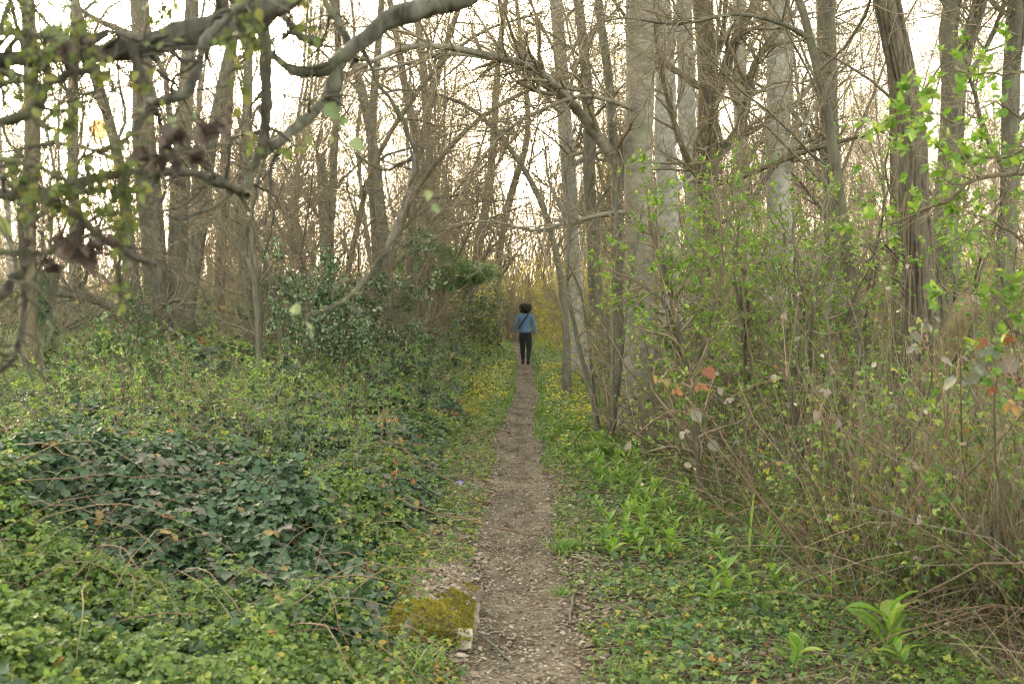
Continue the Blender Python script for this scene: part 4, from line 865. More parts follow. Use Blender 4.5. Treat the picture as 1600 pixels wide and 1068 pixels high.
# ---- litter
def litter(name, label, n_, y0, y1, da, db, size, m=M['litter'], lift=.006):
    Y = y0 * (y1 / y0) ** q.random(n_); x = path_x(Y) + q.uniform(da, db, n_); n = n_
    leaves_ = Soup(); leaves(leaves_, np.stack([x, Y, G(x, Y) + lift + q.random(n) * .008], 1), q.normal(size=(n, 3)) * [1, 1, .12], q.normal(size=(n, 3)) * .28 + [0, 0, 1], size * q.uniform(.3, 1.5, n) ** 1.3, OVB, np.clip(q.normal(.45, .27, n), 0, 1))
    tag(leaves_.build(name, m), label, 'leaf litter', None, 'stuff')
litter('leaf_litter', 'scraps of dead leaves trodden into the path', 15000, 3.0, 14, -.5, .5, .018)
litter('leaf_litter', 'dead leaves lying along the right verge', 10000, 3.0, 14, .2, 2.8, .032)
litter('leaf_litter', 'dead leaves lying along the left edge of the path', 9000, 3.0, 15, -1.3, -.2, .032)
litter('leaf_litter', 'dead leaves on the path near the walker', 2500, 13, 32, -.3, .3, .03)
def straws(name, label, n_, y0, y1, da, db, L0, L1, r_, lift=.012, m=M['dry_stem'], tilt=.08):
    Y = y0 * (y1 / y0) ** q.random(n_); x = path_x(Y) + q.uniform(da, db, n_); a = q.uniform(0, 2 * PI, n_); L = q.uniform(L0, L1, n_) ** 1.0
    D = np.stack([np.cos(a), np.sin(a), q.normal(size=n_) * tilt], 1); b_ = q.normal(size=(n_, 3)) * [.12, .12, .03]
    t = np.linspace(-.5, .5, 4)[None, :, None]; st = np.stack([x, Y, G(x, Y) + lift], 1)[:, None] + D[:, None] * t * L[:, None, None] + b_[:, None] * (.25 - t * t) * L[:, None, None]
    st[:, :, 2] = np.maximum(st[:, :, 2], G(st[:, :, 0], st[:, :, 1]) + .004)
    S = Soup(); tubes(S, st, (r_ * q.uniform(.5, 1.5, n_))[:, None] * np.ones(4)[None], 3, q.random(n_)); tag(S.build(name, m), label, 'straw', None, 'stuff')
straws('twig_litter', 'tiny twigs and straws lying on the path', 3200, 3.0, 13, -.45, .5, .02, .11, .0012)
straws('twig_litter', 'dry straws and twigs on the right verge', 4200, 3.0, 13, .4, 3.0, .05, .30, .0018, .03)
straws('twig_litter', 'dry straws and twigs among the leaves left of the path', 2600, 3.0, 14, -1.9, -.35, .05, .28, .0018, .05)

# ---- the tangle of dry stems on the right
def edge(y): return np.interp(y, [3, 4.5, 5.4, 6.5, 8, 10, 12.5, 20, 40], [2.55, 2.25, 2.05, 1.8, 1.5, 1.25, 1.35, 1.1, 1.0])
def tangle(name, label, n_, y0, y1, L0, L1, r_, lean, m=M['dry_stem'], wob=.12, drop=0, sides=3, dx=0, z0=0):
    Y = y0 * (y1 / y0) ** q.random(n_); x = path_x(Y) + edge(Y) + dx + .25 * vnoise(Y * 1.3, Y * 0, seed=8) + q.random(n_) * np.maximum(.62 * Y - edge(Y), .5); L = q.uniform(L0, L1, n_)
    st = np.zeros((n_, 7, 3)); st[:, 0] = np.stack([x, Y, G(x, Y) - .02 + z0 * q.random(n_)], 1); D = unit(q.normal(size=(n_, 3)) * lean + [0, 0, 1])
    for i in range(1, 7): D = unit(D + q.normal(size=(n_, 3)) * wob - np.array([0, 0, drop])); st[:, i] = st[:, i - 1] + D * (L / 6)[:, None]
    st[:, :, 2] = np.maximum(st[:, :, 2], G(st[:, :, 0], st[:, :, 1]) + .01)
    rd = (r_ * q.uniform(.5, 1.6, n_))[:, None] * np.linspace(1, .4, 7)[None]
    S = Soup(); tubes(S, st, rd, sides, q.random(n_)); tag(S.build(name, m), label, 'dry stems', None, 'stuff'); return st, rd
stA, rA = tangle('dry_stems', 'upright thin dry stems of the tangle on the right', 3700, 4.2, 20, .4, 1.6, .0024, .16)
stB, rB = tangle('dry_stems', 'arching and crossing dry stems of the tangle on the right', 700, 4.0, 18, .7, 2.2, .0026, .7, wob=.16, drop=.14, z0=.3)
tangle('dry_stems', 'short broken straw at the foot of the tangle on the right', 5000, 3.6, 14, .15, .5, .0020, 1.1, wob=.2, drop=.1, dx=-.35)
tangle('green_canes', 'greenish bramble canes among the dry stems on the right', 900, 4.2, 18, .6, 1.9, .0030, .5, M['cane'], .14, .10, 4)
for m_, n_, nm, lb, s_, tm in ((M['green'], 25000, 'tangle_leaves', 'small green leaves scattered through the tangle on the right', .038, TRI), (M['bramble_young'], 27000, 'tangle_leaves', 'yellow-green leaves scattered through the tangle on the right', .040, TRI), (M['litter'], 2200, 'withered_leaves', 'withered brown leaves caught in the tangle on the right', .034, SER), (M['greyleaf'], 1400, 'bramble_leaves', 'greyish bramble leaves in the tangle on the right', .05, TRI)):
    S = Soup(); p, T = on_branches(q, stA if nm != 'withered_leaves' else stB, n_ * 2, .05, 1, .03); k = fbm(p[:, 0] * 1.2, p[:, 1] * 1.2, p[:, 2] * 1.5, seed=int(s_ * 1000)) > -.05; p = p[k][:n_]; n = len(p)
    leaves(S, p, q.normal(size=(n, 3)), q.normal(size=(n, 3)) * .6 + [0, -.2, .9], s_ * q.uniform(.5, 1.3, n) * (1 + np.maximum(0, p[:, 1] - 9) * .03), tm, q.random(n)); tag(S.build(nm, m_), lb, 'foliage', None, 'stuff')

tangle('woody_stems', 'thicker brown woody stems crossing in the tangle on the right', 260, 5, 16, .9, 2.4, .007, .5, M['brown_bark'], .16, .03, 7)
# ---- broad-leaved shoots on the verge
def shoot_proto(rng, nl, H, big):
    st = np.zeros((8, 3)); D = unit(np.array([rng.normal() * .25, rng.normal() * .25, 1.]))
    for i in range(1, 8): D = unit(D + rng.normal(size=3) * .07 + [0, 0, -.02]); st[i] = st[i - 1] + D * H / 7
    S = Soup(); tubes(S, st, np.linspace(.004, .002, 8) * (1.4 if big else 1), 6, .4)
    L = Soup(); n = nl; t = np.linspace(.25, 1, n); az = np.arange(n) * 2.2 + rng.random()
    for j in range(n):
        k = t[j] * 7; i0 = min(int(k), 6); p0 = st[i0] * (1 - k + i0) + st[i0 + 1] * (k - i0)
        le = (.17 if big else .11) * rng.uniform(.75, 1.2) * (1 - .3 * abs(t[j] - .6)); wd = le * (.19 if big else .17) * rng.uniform(.85, 1.15)
        d = np.array([math.cos(az[j]), math.sin(az[j]), 0]); X = np.array([-d[1], d[0], 0]); el = rng.uniform(.55, 1.3); m_ = 8; pts = [p0]
        for i in range(m_): 
            pts.append(pts[-1] + (d * math.cos(el) + np.array([0, 0, math.sin(el)])) * le / m_); el -= rng.uniform(.05, .17)
        pr = np.array([.12, .55, .85, 1, .97, .82, .58, .3, .01]); V = []
        for i in range(m_ + 1):
            up = np.array([0, 0, 1.]) * wd * pr[i] * .35; V += [pts[i] - X * wd * pr[i] + up, pts[i] - X * wd * pr[i] * .5 + up * .2, pts[i] - up * .3, pts[i] + X * wd * pr[i] * .5 + up * .2, pts[i] + X * wd * pr[i] + up]
        F = [[5 * i + c_, 5 * i + c_ + 1, 5 * i + c_ + 6, 5 * i + c_ + 5] for i in range(m_) for c_ in range(4)]
        L.add(np.array(V), np.array(F), np.clip(rng.normal(.5, .2), 0, 1))
    return S, L
PR = []
for k in range(6):
    S, L = shoot_proto(rg(500 + k), [8, 7, 9, 6, 8, 7][k], [.20, .17, .22, .14, .12, .16][k], k == 4)
    o = empty('broad_leaved_shoot', (0, 0, 0), 'x', 'plant', 'broad-leaved green shoots on the right verge'); part(o, 'stem', S, M['lime']); part(o, 'leaves', L, M['lime']); PR.append((o, []))
sp = [(1385, 1030, 4, 1.7, 'largest broad-leaved shoot, at the bottom right of the verge'), (1238, 1055, 4, 1.0, 'low broad-leaved shoot at the bottom edge, left of the largest one'), (1115, 960, 0, 1.25, 'tall leafy shoot in the middle of the right verge'), (1145, 950, 2, 1.15, 'leafy shoot touching the tall one in the middle of the right verge'), (1128, 895, 1, 1.15, 'leafy shoot just behind the tall one in the middle of the verge'), (1218, 928, 3, 1.1, 'leafy shoot at the edge of the dry tangle'), (1290, 945, 5, 1.0, 'leafy shoot between the dry tangle and the largest shoot'), (1030, 868, 3, 1.1, 'yellow-green leafy shoot standing alone nearest the path'), (985, 862, 3, .7, 'smallest yellow-green shoot, next to the one nearest the path'), (1240, 955, 1, .9, None), (1012, 800, 2, 1.1, None), (1040, 812, 0, 1.0, None), (985, 770, 1, 1.2, None), (955, 765, 5, 1.1, None), (1030, 775, 3, 1.1, None), (1055, 790, 5, 1.2, None), (965, 745, 0, 1.2, None), (1000, 750, 2, 1.1, None), (940, 742, 3, 1.1, None), (1075, 800, 1, 1, None), (915, 735, 5, 1, None), (990, 730, 3, 1.2, None), (1020, 745, 5, 1.1, None), (1045, 835, 5, .9, None), (930, 770, 3, .9, None), (970, 800, 5, .8, None), (1180, 930, 5, .9, None), (1090, 850, 3, .9, None), (890, 715, 3, 1, None), (900, 755, 1, .9, None), (1420, 1050, 5, 1.1, 'leafy shoot just right of the largest one')]
for _ in range(150):
    Y = q.uniform(6.3, 13.5); d = q.uniform(.55, 1.0) + q.random() ** 2 * .5 - .03 * (Y - 6); a = P(800, 500, Y); x = path_x(Y) + d
    sp.append((800 + x * FPX / Y, HOR + FPX * CH / Y, int(q.integers(0, 6)), q.uniform(.55, 1.1), None))
for u, v, k, s_, lb in sp:
    Y = FPX * CH / (v - HOR); c_ = P(u, v, Y); loc = (c_[0], c_[1], float(G(c_[0], c_[1]))); o, usedp = PR[k]; rz = q.uniform(0, 6.28)
    lb = lb or 'bright green shoot in the leafy strip along the right verge, before the thick trunk'
    if not usedp: usedp.append(1); o.location = loc; o.rotation_euler.z = rz; o.scale = (s_,) * 3; o['label'] = lb
    else: copy_thing(o, loc, rz, (s_,) * 3, lb)
# flag-like blades at the edge of the tangle
S = blade_soup(np.stack([q.normal(size=14) * .07, q.normal(size=14) * .05, np.zeros(14)], 1), .35, .6, .009, lean=.3, droop=.35); o = S.build('sword_leaved_plant', M['grass']); c_ = P(1195, 868, 6.5); o.location = (c_[0], c_[1], float(G(c_[0], c_[1]))); tag(o, 'clump of long sword-like leaves at the edge of the dry tangle', 'plant')

# ---- bramble sprays with coloured leaves
def spray(label, wps, spots_, m, size, seed):
    rr = rg(seed); pts = [(P(u, v, Y), .5 * w_ * Y / FPX) for u, v, w_, Y in wps]; b0 = np.array([*pts[0][0][:2], float(G(*pts[0][0][:2]))]); b0 = b0 + np.array([.45 + .5 * rr.random(), .55, 0]); b0[2] = float(G(b0[0], b0[1])); pts = [(b0, pts[0][1])] + [(a, c_ * .7) for a, c_ in pts[1:]]
    o = empty('bramble_spray', b0, label, 'bramble', 'bramble sprays with coloured leaves on the right'); S = Soup(); p, r = resample([(a - b0, c_) for a, c_ in pts], 24, .012, rr); tubes(S, p, r, 6, .3); L = Soup()
    for (u, v, rv, sz) in spots_:
        Y = wps[-1][3] + rr.uniform(-.3, .3); c_ = P(u, v, Y) - b0; k = np.argmin(((p - c_) ** 2).sum(1)); tubes(S, *resample([(p[k], .0024), ((p[k] + c_) / 2 + [0, 0, .02], .002), (c_, .0016)], 6), 4, .5)
        leaves(L, c_[None], np.array([[rr.normal() * .8, -.35 + rr.normal() * .4, -.5 + rr.normal() * .3]]), np.array([[rr.normal() * .6, -.6 + rr.normal() * .3, .7 + rr.normal() * .3]]), np.array([size * sz * rr.uniform(.7, 1.1)]), TRI_S if rr.random() < .6 else SER, np.array([rv]))
    part(o, 'cane', S, M['cane']); part(o, 'leaves', L, m)
spray('bramble spray with orange-red and yellowish leaves in front of the thick smooth trunk', [(1130, 800, 4, 4.6), (1110, 680, 4, 4.6), (1080, 590, 3, 4.6), (1030, 560, 2, 4.6)], [(1102, 575, .15, 1.1), (1085, 600, .35, 1), (1036, 590, .75, 1.3), (1052, 605, .5, 1), (1020, 585, .6, .9)], M['redleaf'], .07, 601)
spray('bramble spray with pale silvery leaves below the orange-red ones', [(1180, 860, 4, 4.8), (1150, 720, 4, 4.8), (1110, 650, 3, 4.8), (1050, 640, 2, 4.8)], [(1080, 640, .3, 1.1), (1070, 670, .5, 1.1), (1120, 580, .4, .9), (1125, 605, .6, .8), (1108, 690, .2, .9), (1040, 655, .5, .9), (985, 690, .6, .7)], M['greyleaf'], .075, 602)
spray('bramble spray with large grey-green leaves low at the right edge', [(1640, 820, 6, 3.6), (1620, 660, 6, 3.6), (1560, 580, 5, 3.6), (1500, 560, 3, 3.6)], [(1520, 565, .1, 1.3), (1560, 545, .05, 1.2), (1545, 580, .2, 1.2), (1590, 560, .6, 1.1), (1495, 590, .3, .9)], M['greyleaf'], .085, 603)
spray('bramble spray with rusty brown leaves at the right edge', [(1660, 780, 6, 3.4), (1640, 640, 6, 3.4), (1590, 600, 4, 3.4)], [(1550, 598, .1, 1.3), (1580, 520, .3, 1.1), (1600, 600, .5, 1.2), (1570, 625, .6, 1.1), (1540, 530, .2, 1)], M['redleaf'], .065, 604)
spray('bramble spray with pale leaves hanging in front of the furrowed trunk', [(1480, 760, 4, 4.4), (1470, 620, 4, 4.4), (1440, 530, 3, 4.4)], [(1440, 500, .3, 1), (1425, 520, .2, .9), (1455, 495, .5, .9), (1438, 540, .6, .9), (1470, 560, .7, .8)], M['greyleaf'], .075, 605)
spray('bramble spray with dull purple leaves in the tangle left of the furrowed trunk', [(1330, 800, 4, 4.8), (1310, 700, 4, 4.8), (1280, 620, 3, 4.8), (1230, 590, 2, 4.8)], [(1222, 490, .6, .8), (1215, 585, .6, .9), (1290, 605, .7, 1), (1275, 640, .8, .9), (1250, 455, .9, .7), (1140, 620, .7, .8)], M['greyleaf'], .065, 606)
for k, (u, v, Y, lb) in enumerate([(600, 640, 7.6, 'bramble shoot with one orange leaf left of the path, above the bramble bed'), (265, 512, 8.5, 'tall bramble shoot with greyish leaves in front of the four-trunk cluster'), (140, 745, 5.6, 'bramble shoot with a purple-brown leaf on the near bramble bed'), (620, 735, 6.6, 'bramble shoot with red-brown leaves at the right edge of the bramble bed')]):
    spray(lb, [(u + 30, v + 110, 3, Y), (u + 15, v + 50, 3, Y), (u, v, 2, Y)], [(u + a, v + b_, (.1 + .2 * j) % 1, .8) for j, (a, b_) in enumerate([(0, 0), (22, 14), (-18, 18), (30, 45), (-12, 50)])], M['redleaf'] if k in (0, 3) else M['greyleaf'], .06, 610 + k)

# ---- mossy kerb stone
q = rg(700)
nx, ny, nz = 44, 90, 14
def box_grid(a, b, c_, n1, n2, n3):
    S = Soup()
    def face(o_, e1, e2, m1, m2):
        u_, v_ = np.meshgrid(np.linspace(0, 1, m1), np.linspace(0, 1, m2)); V = np.array(o_)[None] + u_.ravel()[:, None] * np.array(e1) + v_.ravel()[:, None] * np.array(e2)
        i = np.arange(m2 - 1)[:, None] * m1 + np.arange(m1 - 1)[None]; S.add(V, np.stack([i, i + 1, i + m1 + 1, i + m1], -1).reshape(-1, 4))
    face((0, 0, c_), (a, 0, 0), (0, b, 0), n1, n2); face((0, 0, 0), (a, 0, 0), (0, 0, c_), n1, n3); face((a, 0, 0), (0, b, 0), (0, 0, c_), n2, n3); face((0, b, 0), (-a, 0, 0), (0, 0, c_), n1, n3); face((0, b, 0), (0, -b, 0), (0, 0, c_), n2, n3)
    return S
yf, yb = 4.72, 7.0; xr_, xl = -.205, -.66
S = box_grid(xr_ - xl, yb - yf, .19, nx, ny, nz)
for V in S.V:
    x0, y0, z0 = V[:, 0].copy(), V[:, 1].copy(), V[:, 2].copy(); W_ = xr_ - xl; L_ = yb - yf
    V[:, 2] -= (.10 * ss(.16, 0, np.minimum(np.minimum(x0, W_ - x0), y0)) ** 1.5 + .15 * ss(.6, 2.2, y0)) * ss(.05, .19, z0)
    V[:, 0] += .09 * fbm(y0 * 2.6, z0 * 3, x0 * 2, seed=71) - .08 * ss(.2, 0, y0) * ss(.25, .45, x0) + .06 * ss(.2, 0, y0) * ss(.2, 0, x0) + .03 * ss(0, 1.6, y0) ; V[:, 1] += .03 * fbm(x0 * 5, z0 * 6, y0 * 3, seed=72) + (.09 * fbm(x0 * 4, x0 * 0 + 3, seed=79) + .12 * (x0 / W_ - .5)) * ss(.5, 0, y0); V[:, 2] += .03 * fbm(x0 * 5, y0 * 5, seed=73) + .008 * fbm(x0 * 30, y0 * 30, z0 * 30, seed=74)
zb = float(G(-.2, 5.0)) - .055
o = empty('mossy_stone', (xl, yf, zb), 'old moss-topped kerb stone half buried at the left edge of the path', 'stone')
part(o, 'block', S, M['stone'])
def stone_top(x, y):
    e = np.minimum(np.minimum(x, xr_ - xl - x), y); return .19 - .10 * ss(.16, 0, e) ** 1.5 - .15 * ss(.6, 2.2, y) + .03 * fbm(x * 5, y * 5, seed=73)
n = 30000; x = q.uniform(-.01, xr_ - xl + .01, n); y = q.uniform(-.02, .85, n); k = (1.5 * fbm(x * 6 + 2, y * 6, seed=75) + .5 - 1.15 * y > q.uniform(-.15, .25, n)); x, y = x[k], y[k]; n = len(x)
z = stone_top(x, y) + .003 + .035 * np.maximum(0, fbm(x * 14, y * 14, seed=76) + .3); S = Soup()
leaves(S, np.stack([x, y, z], 1), q.normal(size=(n, 3)) * .5 + [0, 0, 1], q.normal(size=(n, 3)), q.uniform(.008, .016, n), DIA, np.clip(q.normal(.55, .25, n) + .4 * fbm(x * 6, y * 6, seed=77), 0, 1))
n = 5000; x = q.uniform(0, xr_ - xl, n); z = q.uniform(.0, .16, n); k = fbm(x * 6, z * 6, seed=78) > .1; x, z = x[k], z[k]; n = len(x)
leaves(S, np.stack([x, -.014 + .09 * fbm(x * 4, x * 0 + 3, seed=79) + .12 * (x / (xr_ - xl) - .5) + .03 * fbm(x * 5, z * 6, seed=72), z], 1), q.normal(size=(n, 3)) * .5 + [0, -1, .2], q.normal(size=(n, 3)), q.uniform(.008, .018, n), DIA, q.random(n))
part(o, 'moss', S, M['moss'])
S = Soup(); n = 3600; x = q.uniform(.0, xr_ - xl - .01, n); y = q.uniform(.2, 2.2, n); leaves(S, np.stack([x, y, stone_top(x, y) + .008], 1), q.normal(size=(n, 3)) * [1, 1, .1], q.normal(size=(n, 3)) * .25 + [0, 0, 1], q.uniform(.01, .04, n), OVB, np.clip(q.normal(.5, .25, n), 0, 1)); part(o, 'litter', S, M['litter'])
S = box_grid(.06, .05, .07, 8, 8, 8)
for V in S.V: V += .02 * np.stack([fbm(V[:, 0] * 14, V[:, 1] * 14, V[:, 2] * 14, seed=s_) for s_ in (1, 2, 3)], 1); V += [xr_ - xl - .055, .0, .075]
part(o, 'chipped_corner', S, M['stone_pale'])
S = Soup(); n = 700; x = q.uniform(-.05, .30, n); y = q.uniform(-.05, 2.2, n); k = q.random(n) < .25 + .75 * ss(.28, .0, x); x, y = x[k], y[k]; n = len(x); leaves(S, np.stack([x + xl, y + yf, zb + stone_top(x, y) + .01 + .05 * q.random(n)], 1), q.normal(size=(n, 3)) * [1, 1, .3], q.normal(size=(n, 3)) * .4 + [0, -.2, 1], q.uniform(.02, .045, n), TRI, q.random(n)); tag(S.build('creeper_leaves', M['green']), 'creeper leaves growing over the mossy stone', 'plants', None, 'stuff')
# pebbles on the path: individual pale stones
pm = []
for k in range(3):
    bm_ = Soup(); tt_ = np.linspace(0, PI, 9); V = []
    for a in tt_:
        for b_ in np.arange(12) * PI / 6: V.append([math.sin(a) * math.cos(b_), math.sin(a) * math.sin(b_) * .7, math.cos(a) * .5])
    V = np.array(V); V *= (1 + .3 * fbm(V[:, 0] * 1.6, V[:, 1] * 1.6, V[:, 2] * 1.6, seed=80 + k))[:, None]
    F = [[i * 12 + j, i * 12 + (j + 1) % 12, (i + 1) * 12 + (j + 1) % 12, (i + 1) * 12 + j] for i in range(8) for j in range(12)]
    me = bm_.add(V, np.array(F)).mesh('pebble'); me.materials.append(M['stone_pale'] if k else M['stone']); pm.append(me)
for k in range(45):
    Y = 3.7 * (11 / 3.7) ** q.random(); x = path_x(Y) + q.normal() * .3; s_ = q.uniform(.005, .014) * (2 if k % 17 == 0 else 1)
    o = bpy.data.objects.new('pebble', pm[k % 3]); COL.objects.link(o); o.location = (x, Y, float(G(x, Y)) + s_ * .3 + .004); o.scale = (s_,) * 3; o.rotation_euler.z = q.uniform(0, 6); tag(o, 'small pale pebble lying on the trodden path', 'pebble', 'pebbles on the path')
# fallen sticks
for k, (wps, lb) in enumerate([([(945, 1000, 9, 4.9), (985, 985, 10, 5.0), (1020, 965, 6, 5.2)], 'broken grey stick lying on the right verge near the path'), ([(890, 970, 5, 5.1), (893, 945, 5, 5.4), (897, 930, 4, 5.6)], 'pale thin stick on the path edge, pointing away'), ([(640, 760, 5, 8.1), (665, 765, 6, 8.0), (690, 780, 4, 7.8)], 'pale fallen branch among the leaves left of the path'), ([(1285, 910, 9, 5.9), (1305, 870, 8, 5.9), (1322, 835, 6, 5.9)], 'leaning brown stick at the front of the dry tangle'), ([(760, 985, 4, 4.9), (800, 1040, 4, 4.6), (770, 1045, 3, 4.5)], 'thin curved root-like twig on the path by the mossy stone')]):
    pts = [(P(u, v, Y), w_ * .5 * Y / FPX) for u, v, w_, Y in wps]
    if k != 3: pts = [(np.array([a[0], a[1], float(G(a[0], a[1])) + c_ + .008]), c_) for a, c_ in pts]
    b = pts[0][0]; p, r = resample([(a - b, c_) for a, c_ in pts], 16, .003, q); S = Soup(); tubes(S, p, r, 8); o = S.build('fallen_stick', M['grey_bark']); o.location = b; tag(o, lb, 'stick')
# small purple flower
c_ = P(720, 765, 8.3); S = Soup(); zc = float(G(c_[0], c_[1])); a = np.arange(5) * 2 * PI / 5; leaves(S, np.tile([0, -.01, .16], (5, 1)), np.stack([np.cos(a), -.2 + 0 * a, np.sin(a)], 1), np.tile([0, -1., .1], (5, 1)), np.full(5, .022), BROAD, np.full(5, .5))
o = empty('periwinkle', (c_[0], c_[1], zc), 'single small violet flower at the left edge of the path', 'flower'); mv = mat_leaf('violet_petal', [(0, (.20, .16, .55)), (1, (.3, .25, .7))], .5, .3); part(o, 'flower_head', S, mv); S = Soup(); tubes(S, np.array([[0, 0, 0], [0, 0, .08], [0, -.008, .16]]), np.array([.002, .0015, .001]), 5); part(o, 'stem', S, M['green'])

M['catkin'] = mat_leaf('young_spring_leaf', [(0, (.06, .09, .02)), (.6, (.11, .15, .03)), (1, (.19, .18, .04))], .5, .3, .3)
# ================================================================== the blurred near tree at the upper left
q = rg(800)
b = np.array([-2.35, 2.3, float(G(-2.35, 2.3))])
def ln(wps): return resample([(P(u, v, Y) - b, .5 * w_ * BW * Y / FPX) for u, v, w_, Y in wps], 30, .002, q)
o = empty('overhanging_tree', b, 'gnarled lichen-covered tree whose out-of-focus boughs hang into the upper left', 'tree')
S = Soup(); p, r = resample([((0, 0, -.1), .15), ((.1, 0, .8), .12), ((.05, .05, 1.6), .11), ((.2, 0, 2.2), .10), ((.1, .1, 3), .08), ((-.1, .1, 4), .03)], 30, .01, q); tubes(S, p, r, 18); part(o, 'trunk', S, M['dark_limb'])
TB = [(-700, 150, 60, 2.3)]
BW = 1.22
B = [[(-700, 60, 50, 2.3), (-250, 110, 32, 2.3), (-60, 105, 24, 2.3), (0, 93, 20, 2.3), (100, 86, 18, 2.3), (190, 76, 26, 2.35), (280, 58, 34, 2.4), (370, 38, 38, 2.4), (440, 0, 36, 2.4), (520, -60, 30, 2.5)],
     [(520, -60, 26, 2.5), (640, -190, 28, 2.6), (800, -200, 28, 2.7), (850, -120, 27, 2.7), (780, -40, 26, 2.7), (717, -2, 25, 2.7), (667, 10, 25, 2.7), (610, 30, 24, 2.7), (567, 63, 21, 2.7), (533, 92, 20, 2.7), (516, 105, 18, 2.7), (483, 112, 15, 2.7), (458, 110, 12, 2.7), (436, 95, 10, 2.7), (415, 72, 8, 2.7)],
     [(535, 90, 14, 2.7), (522, 132, 18, 2.7), (503, 160, 14, 2.7), (467, 197, 13, 2.65), (427, 226, 13, 2.6), (398, 250, 10, 2.6), (390, 275, 9, 2.6), (386, 300, 12, 2.6)],
     [(386, 306, 14, 2.5), (372, 295, 12, 2.5), (333, 283, 12, 2.4), (300, 268, 10, 2.35), (262, 270, 11, 2.3), (200, 267, 10, 2.2), (140, 280, 12, 2.2), (60, 300, 14, 2.2), (-60, 290, 16, 2.2), (-400, 200, 26, 2.25)],
     [(404, 20, 14, 2.5), (414, 62, 15, 2.5), (414, 110, 15, 2.5), (415, 170, 14, 2.5), (412, 215, 12, 2.5), (402, 248, 9, 2.5)],
     [(560, 68, 8, 2.8), (580, 103, 6, 2.8), (588, 128, 5, 2.8), (613, 160, 6, 2.8), (628, 185, 8, 2.8), (640, 215, 8, 2.8), (648, 240, 7, 2.8), (632, 256, 5, 2.8), (600, 266, 5, 2.8), (575, 255, 5, 2.8), (553, 237, 3, 2.8)],
     [(648, 240, 6, 2.8), (640, 290, 6, 2.7), (622, 345, 6.5, 2.6), (603, 390, 7, 2.5), (570, 438, 7.5, 2.5), (535, 472, 7, 2.4), (490, 493, 5, 2.4)],
     [(-200, 210, 20, 2.2), (0, 190, 14, 2.1), (43, 172, 15, 2.1), (67, 143, 14, 2.1), (110, 114, 10, 2.1), (150, 113, 8, 2.1), (173, 128, 6, 2.1), (185, 165, 4, 2.1)],
     [(43, 172, 10, 2.1), (60, 195, 9, 2.1), (85, 203, 7, 2.1), (86, 218, 6, 2.1), (68, 230, 6, 2.1), (33, 233, 6, 2.1), (20, 260, 9, 2.1), (12, 285, 9, 2.1), (40, 300, 12, 2.1), (90, 320, 10, 2.1), (130, 345, 11, 2.1), (160, 375, 10, 2.1), (205, 398, 11, 2.1), (243, 415, 7, 2.1)],
     [(130, 345, 10, 2.1), (118, 375, 12, 2.1), (77, 393, 9, 2.1), (33, 400, 9, 2.1), (-20, 385, 8, 2.1), (-100, 380, 8, 2.1)],
     [(30, 330, 7, 2.1), (34, 380, 8, 2.1), (38, 440, 8, 2.1), (34, 500, 7, 2.1), (26, 543, 7, 2.1), (15, 570, 7, 2.1), (-15, 585, 6, 2.1)],
     [(-80, 470, 14, 1.9), (0, 459, 14, 1.9), (18, 436, 12, 1.9), (38, 415, 10, 1.9), (40, 390, 8, 1.9)],
     [(207, 67, 14, 2.35), (216, 110, 13, 2.35), (228, 142, 12, 2.35), (236, 160, 12, 2.3), (250, 190, 8, 2.3), (262, 235, 6, 2.3)],
     [(232, 158, 10, 2.3), (262, 155, 12, 2.2), (293, 142, 15, 2.2), (308, 105, 14, 2.2), (322, 62, 13, 2.2), (350, 32, 12, 2.2), (400, -10, 12, 2.2)],
     [(236, 158, 8, 2.3), (204, 212, 8, 2.2), (168, 232, 7, 2.2), (140, 240, 6, 2.2), (135, 260, 8, 2.2), (142, 300, 6, 2.2)],
     [(440, 62, 6, 2.6), (455, 50, 7, 2.6), (475, 62, 8, 2.6), (503, 70, 6, 2.6)], [(436, 0, 9, 2.6), (450, 35, 9, 2.6), (470, 55, 11, 2.6), (500, 66, 12, 2.6)],
     [(440, 230, 6, 2.6), (424, 262, 6, 2.6), (422, 310, 4, 2.6), (412, 350, 3, 2.6)], [(486, -40, 8, 3.2), (515, 15, 9, 3.2), (540, 60, 9, 3.2), (556, 95, 8, 3.2)],
     [(-100, 30, 12, 2.3), (0, 48, 10, 2.3), (60, 55, 9, 2.3), (120, 60, 8, 2.3), (180, 50, 7, 2.3), (215, 65, 6, 2.3)], [(-60, 130, 8, 2.2), (20, 128, 7, 2.2), (80, 100, 6, 2.2)], [(-60, 240, 9, 2.0), (10, 250, 8, 2.0), (60, 262, 7, 2), (110, 285, 7, 2), (140, 300, 6, 2)]]
segs = [ln(w_) for w_ in B]
for k, (p, r) in enumerate(segs):
    S = Soup(); r = r * (1 + .28 * fbm(np.arange(30) * .6, np.full(30, k * 3.), seed=5)); tubes(S, p, r, 14)
    V = S.V[0]; ax = np.repeat(p, 14, 0); d = unit(V - ax); V += d * (.26 * np.repeat(r, 14) * fbm(V[:, 0] * 45, V[:, 1] * 45, V[:, 2] * 45, seed=6))[:, None]
    part(o, 'bough', S, M['lichen_limb'] if k in (1, 2, 13, 15, 16) else M['dark_limb'])
sp_ = np.stack([p for p, r in segs]); sr_ = np.stack([r for p, r in segs])
LM, RM = spawn(q, sp_, sr_, 70, .05, 1, .15, .45, R(30), R(85), n=9, rr=.42, up=-.06, wob=.38); kc = ((LM[:, -1, 0] + b[0]) / (LM[:, -1, 1] + b[1]) < -.22) & ((LM[:, -1, 2] + b[2] - CH) > -.25); LM, RM = LM[kc], RM[kc]
S = Soup(); tubes(S, LM, np.maximum(RM, .002), 8); part(o, 'crooked_branch', S, M['dark_limb'])
